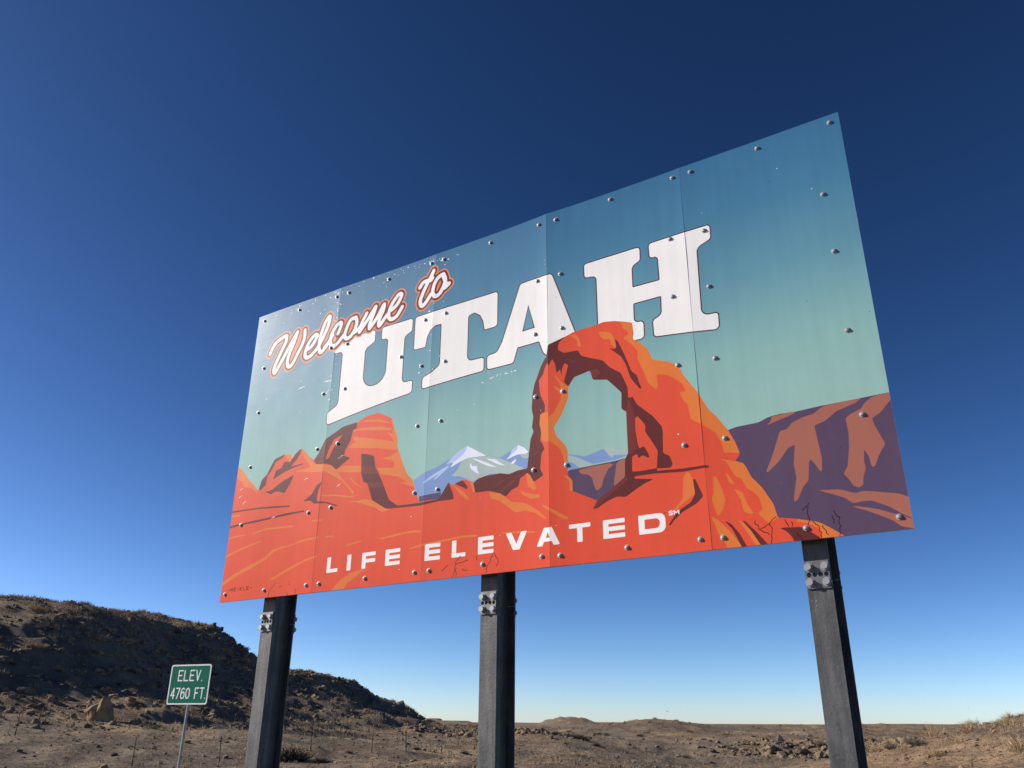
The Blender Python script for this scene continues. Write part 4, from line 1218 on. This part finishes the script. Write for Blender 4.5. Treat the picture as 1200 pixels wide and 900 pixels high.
for x, y, S, D, Z in hill_points(150, -4, 15, seed=6):
    shrub('dry', x, y, random.uniform(.6, 1.15), 'dry_shrub', 'round tan dry shrub on the sunlit bench near the hilltop', 'tan shrubs on the hilltop bench')
for x, y, S, D, Z in hill_points(45, -8, 30, seed=7):
    shrub('sage', x, y, random.uniform(.45, .9), 'sage_shrub', 'small dark grey shrub growing on the hillside', 'dark shrubs on the hillside')
def joined_shrubs(name, P, kinds, lo, hi, label, mats):
    VV, FF, MI, n = [], [], [], 0
    base = {k: [(np.array([v.co[:] for v in me.vertices]), [tuple(p.vertices) for p in me.polygons]) for me in SHRUBS[k]] for k in kinds}
    x = np.array([p[0] for p in P]); y = np.array([p[1] for p in P]); z = height(x, y)
    for i in range(len(x)):
        k = random.choice(kinds); V, F = random.choice(base[k]); a = random.uniform(0, 6.28); c, s_ = math.cos(a), math.sin(a); W = V*random.uniform(lo, hi)
        VV.append(np.stack([W[:, 0]*c-W[:, 1]*s_+x[i], W[:, 0]*s_+W[:, 1]*c+y[i], W[:, 2]+z[i]-.02], 1))
        FF += [tuple(q+n for q in f) for f in F]; MI += [kinds.index(k)]*len(F); n += len(W)
    me = bpy.data.meshes.new(name); me.from_pydata(np.vstack(VV).tolist(), [], FF)
    for m in mats: me.materials.append(m)
    me.polygons.foreach_set('material_index', MI); me.update()
    return tag(link(name, me), label, 'shrubs', kind='stuff')
joined_shrubs('hill_scrub', hill_points(240, -9, 20, seed=26), ('dry', 'sage'), .3, .6, 'low scrub covering the hill', (M_DRY, M_SAGE))
BERM = []
for _ in range(1200):
    x, y = random.uniform(13, 27), random.uniform(27, 46)
    if berm(np.array([x]), np.array([y]))[0] > .55 and in_view(x, y): BERM.append((x, y))
for i, (x, y) in enumerate(BERM[:64]):
    if i % 4 == 3: shrub('finesage', x, y, random.uniform(.5, .9), 'sage_shrub', 'grey sage shrub on the gravel berm behind the right post', 'sage shrubs on the berm')
    else: shrub('fine', x, y, random.uniform(.45, .85), 'dry_brush', 'tan wispy dry brush on the gravel berm behind the right post', 'dry brush on the berm')
shrub('stalk', 20.1, 30.0, 1.15, 'dry_weed', 'tallest dry weed standing above the brush on the berm')
shrub('dead', -11.6, 48.6, 1.5, 'dark_bush', 'wide dark bush in the shade right of the left post')
shrub('dead', -9.8, 47.0, .75, 'dark_bush', 'small dark bush beside the wide dark bush')
shrub('dead', 10.6, 79.3, 2.1, 'dead_juniper', 'large dark spiky dead juniper on the plain right of the middle post')
shrub('dead', 8.8, 78.6, 1.3, 'dead_juniper', 'low dark dead juniper against the large spiky one')
for dx, dy, s in ((0, 0, 1.3), (1.5, .4, 1.1), (-1.4, .6, 1.0), (.8, -1.0, .9)):
    shrub('dead', 6.2+dx, 91.8+dy, s, 'dark_shrub', 'dark shrub in the clump on the mound behind the middle post', 'dark shrub clump on the mound')
sx_, sy_ = plain_points(75, 44, 200, seed=15)
S_, D_, Z_ = crest_coords(sx_, sy_)
for x, y, D in zip(sx_, sy_, D_):
    if D > 28 and not (x > 14 and y < 55):
        shrub(random.choice(('sage', 'sage', 'dry')), x, y, random.uniform(.4, .9), 'plain_shrub', 'low scrub bush dotted over the open plain', 'scrub on the plain')

def grass(name, x, y, hlo, hhi, wid, label, blades=4, spread=.16):
    r = np.random.default_rng(len(x)); n = len(x); z = height(x, y)
    V = np.zeros((n, blades, 3, 3))
    a = r.uniform(0, 6.283, (n, blades)); L_ = r.uniform(hlo, hhi, (n, blades)); bx = r.normal(0, spread, (n, blades)); by = r.normal(0, spread, (n, blades))
    t = r.uniform(0, 6.283, (n, blades)); lean = r.uniform(.1, .8, (n, blades))
    X, Y, Z = x[:, None]+bx, y[:, None]+by, z[:, None]
    V[:, :, 0] = np.stack([X-wid*np.cos(a), Y-wid*np.sin(a), Z-.03+0*X], -1); V[:, :, 1] = np.stack([X+wid*np.cos(a), Y+wid*np.sin(a), Z-.03+0*X], -1)
    V[:, :, 2] = np.stack([X+L_*lean*np.cos(t), Y+L_*lean*np.sin(t), Z+L_], -1)
    V = V.reshape(-1, 3); F = np.arange(len(V)).reshape(-1, 3)
    return tag(link(name, np_mesh(name, V, F, (M_GRASS,))), label, 'grass', kind='stuff')
g = hill_points(5200, -10, 13, seed=8); g2 = hill_points(2200, 13, 36, seed=18)
grass('hill_grass', np.array([p[0] for p in g+g2]), np.array([p[1] for p in g+g2]), .12, .38, .035, 'tan dry grass on the hill', 6)
gx_, gy_ = plain_points(16000, 36, 190, seed=21); S_, D_, Z_ = crest_coords(gx_, gy_); ok = (D_ > 22) & (fbm(gx_/9, gy_/9, 77, 3) > -.12)
grass('plain_grass', gx_[ok], gy_[ok], .05, .20, .022, 'sparse dry grass on the plain', 6, .14)
bx_, by_ = rng.uniform(10, 34, 16000), rng.uniform(26, 58, 16000)
ok = berm(bx_, by_) > rng.uniform(.3, 2.6, 16000)
grass('berm_grass', bx_[ok], by_[ok], .04, .17, .007, 'pale dry grass on the gravel berm', 7, .09)
bx_, by_ = rng.uniform(10, 34, 3500), rng.uniform(26, 55, 3500)
ok = berm(bx_, by_) > .35
joined_rocks('berm_stones', list(zip(bx_[ok], by_[ok])), [random.choice((.06, .09, .12, .2)) for _ in range(int(ok.sum()))], [random.choice((1, 1, 3)) for _ in range(int(ok.sum()))], 'small stones on the gravel berm')

nx_, ny_ = plain_points(9000, 36, 80, seed=41); S_, D_, Z_ = crest_coords(nx_, ny_); ok = (D_ > 20) & (fbm(nx_/4, ny_/4, 79, 3) > -.05)
grass('roadside_grass', nx_[ok], ny_[ok], .03, .14, .010, 'short dry grass on the roadside flat', 7, .10)
nx_, ny_ = plain_points(4200, 36, 85, seed=43); S_, D_, Z_ = crest_coords(nx_, ny_); ok = D_ > 20
joined_rocks('roadside_stones', list(zip(nx_[ok], ny_[ok])), [random.choice((.06, .08, .11, .15, .22)) for _ in range(int(ok.sum()))], [random.choice((1, 2, 2, 3)) for _ in range(int(ok.sum()))], 'small stones on the roadside flat')

# ------------------------------------------------------------------ wire fence
M_RUST = simple('rusty_fence_steel', (.035,.025,.02), (.085,.055,.04), 12, .8, 0, None, .2, .2)
def fence():
    P = [(-32.6, 50.3), (-27.0, 49.0), (-17.65, 42.5), (-14.6, 45.7), (-13.0, 48.3), (-11.4, 51.8), (-8.45, 55.4), (-6.6, 57.6), (-4.5, 59.8), (-2.4, 62.0), (0.0, 64.0)]
    root = empty('wire_fence', (P[0][0], P[0][1], h1(*P[0])))
    tag(root, 'low rusty wire fence with thin leaning steel posts crossing the scrub', 'fence')
    tops = []
    for x, y in P:
        g = h1(x, y); lx, ly = random.uniform(-.08, .08), random.uniform(-.05, .05)
        m = MB()
        m.tube((0, 0, -.3), (lx, ly, 1.28), .022, .020, 6); m.box((-.03, -.006, .05), (.03, .006, .25))
        o = m.build('fence_post', M_RUST, root); o.location = (x-P[0][0], y-P[0][1], g-h1(*P[0]))
        tops.append((Vector((x, y, g)), lx, ly))
    for i in range(len(P)-1):
        for hgt in (.45, .80, 1.15):
            a = tops[i][0] + Vector((tops[i][1]*hgt/1.28, tops[i][2]*hgt/1.28, hgt)); b = tops[i+1][0] + Vector((tops[i+1][1]*hgt/1.28, tops[i+1][2]*hgt/1.28, hgt))
            m = MB(); q = [a.lerp(b, k/6) - Vector((0, 0, .12*math.sin(math.pi*k/6))) for k in range(7)]
            for k in range(6): m.tube(q[k], q[k+1], .004, n=3, cap=False)
            o = m.build('wire', M_RUST, root); o.location = (-P[0][0], -P[0][1], -h1(*P[0]))
fence()

# ------------------------------------------------------------------ birds
M_BIRD = simple('dark_feathers', (.02,.018,.016), (.05,.045,.04), 8, .8)
def bird(loc, yaw, span, flap, label):
    s = span/2
    V = [(0,.22*s,0),(.07*s,.05*s,.05*s),(-.07*s,.05*s,.05*s),(.05*s,.05*s,-.06*s),(-.05*s,.05*s,-.06*s),(0,-.32*s,.01*s),(.08*s,-.42*s,0),(-.08*s,-.42*s,0),(0,-.3*s,-.03*s),
         (.45*s,.10*s,flap*s),(.95*s,-.06*s,flap*.55*s),(.45*s,-.14*s,flap*.95*s),(-.45*s,.10*s,flap*s),(-.95*s,-.06*s,flap*.55*s),(-.45*s,-.14*s,flap*.95*s),(.06*s,-.16*s,.02*s),(-.06*s,-.16*s,.02*s)]
    F = [(0,1,2),(0,3,1),(0,2,4),(0,4,3),(1,15,16,2),(3,4,8),(1,3,8,15),(2,16,8,4),(15,5,16),(15,8,5),(16,5,8),(5,6,7),(1,9,11,15),(9,10,11),(2,16,14,12),(12,14,13)]
    o = link('bird', mesh('bird', V, F, (M_BIRD,))); o.location = loc; o.rotation_euler.z = yaw
    tag(o, label, 'bird')
bird((26.27, 147.68, 4.48+CAM_Z-1.6), .6, .8, .35, 'tiny dark bird gliding over the plain between two billboard posts')
bird((55.25, 106.52, 4.21), -.4, .75, .5, 'tiny dark bird with raised wings above the grassy berm')

tx_, ty_ = plain_points(420, 44, 320, seed=33)
S_, D_, Z_ = crest_coords(tx_, ty_); ok = (D_ > 28) & ~((tx_ > 14) & (ty_ < 55))
joined_shrubs('plain_scrub', list(zip(tx_[ok], ty_[ok])), ('sage', 'dead'), .22, .5, 'tiny dark scrub scattered over the far plain', (M_SAGE, M_DEAD))
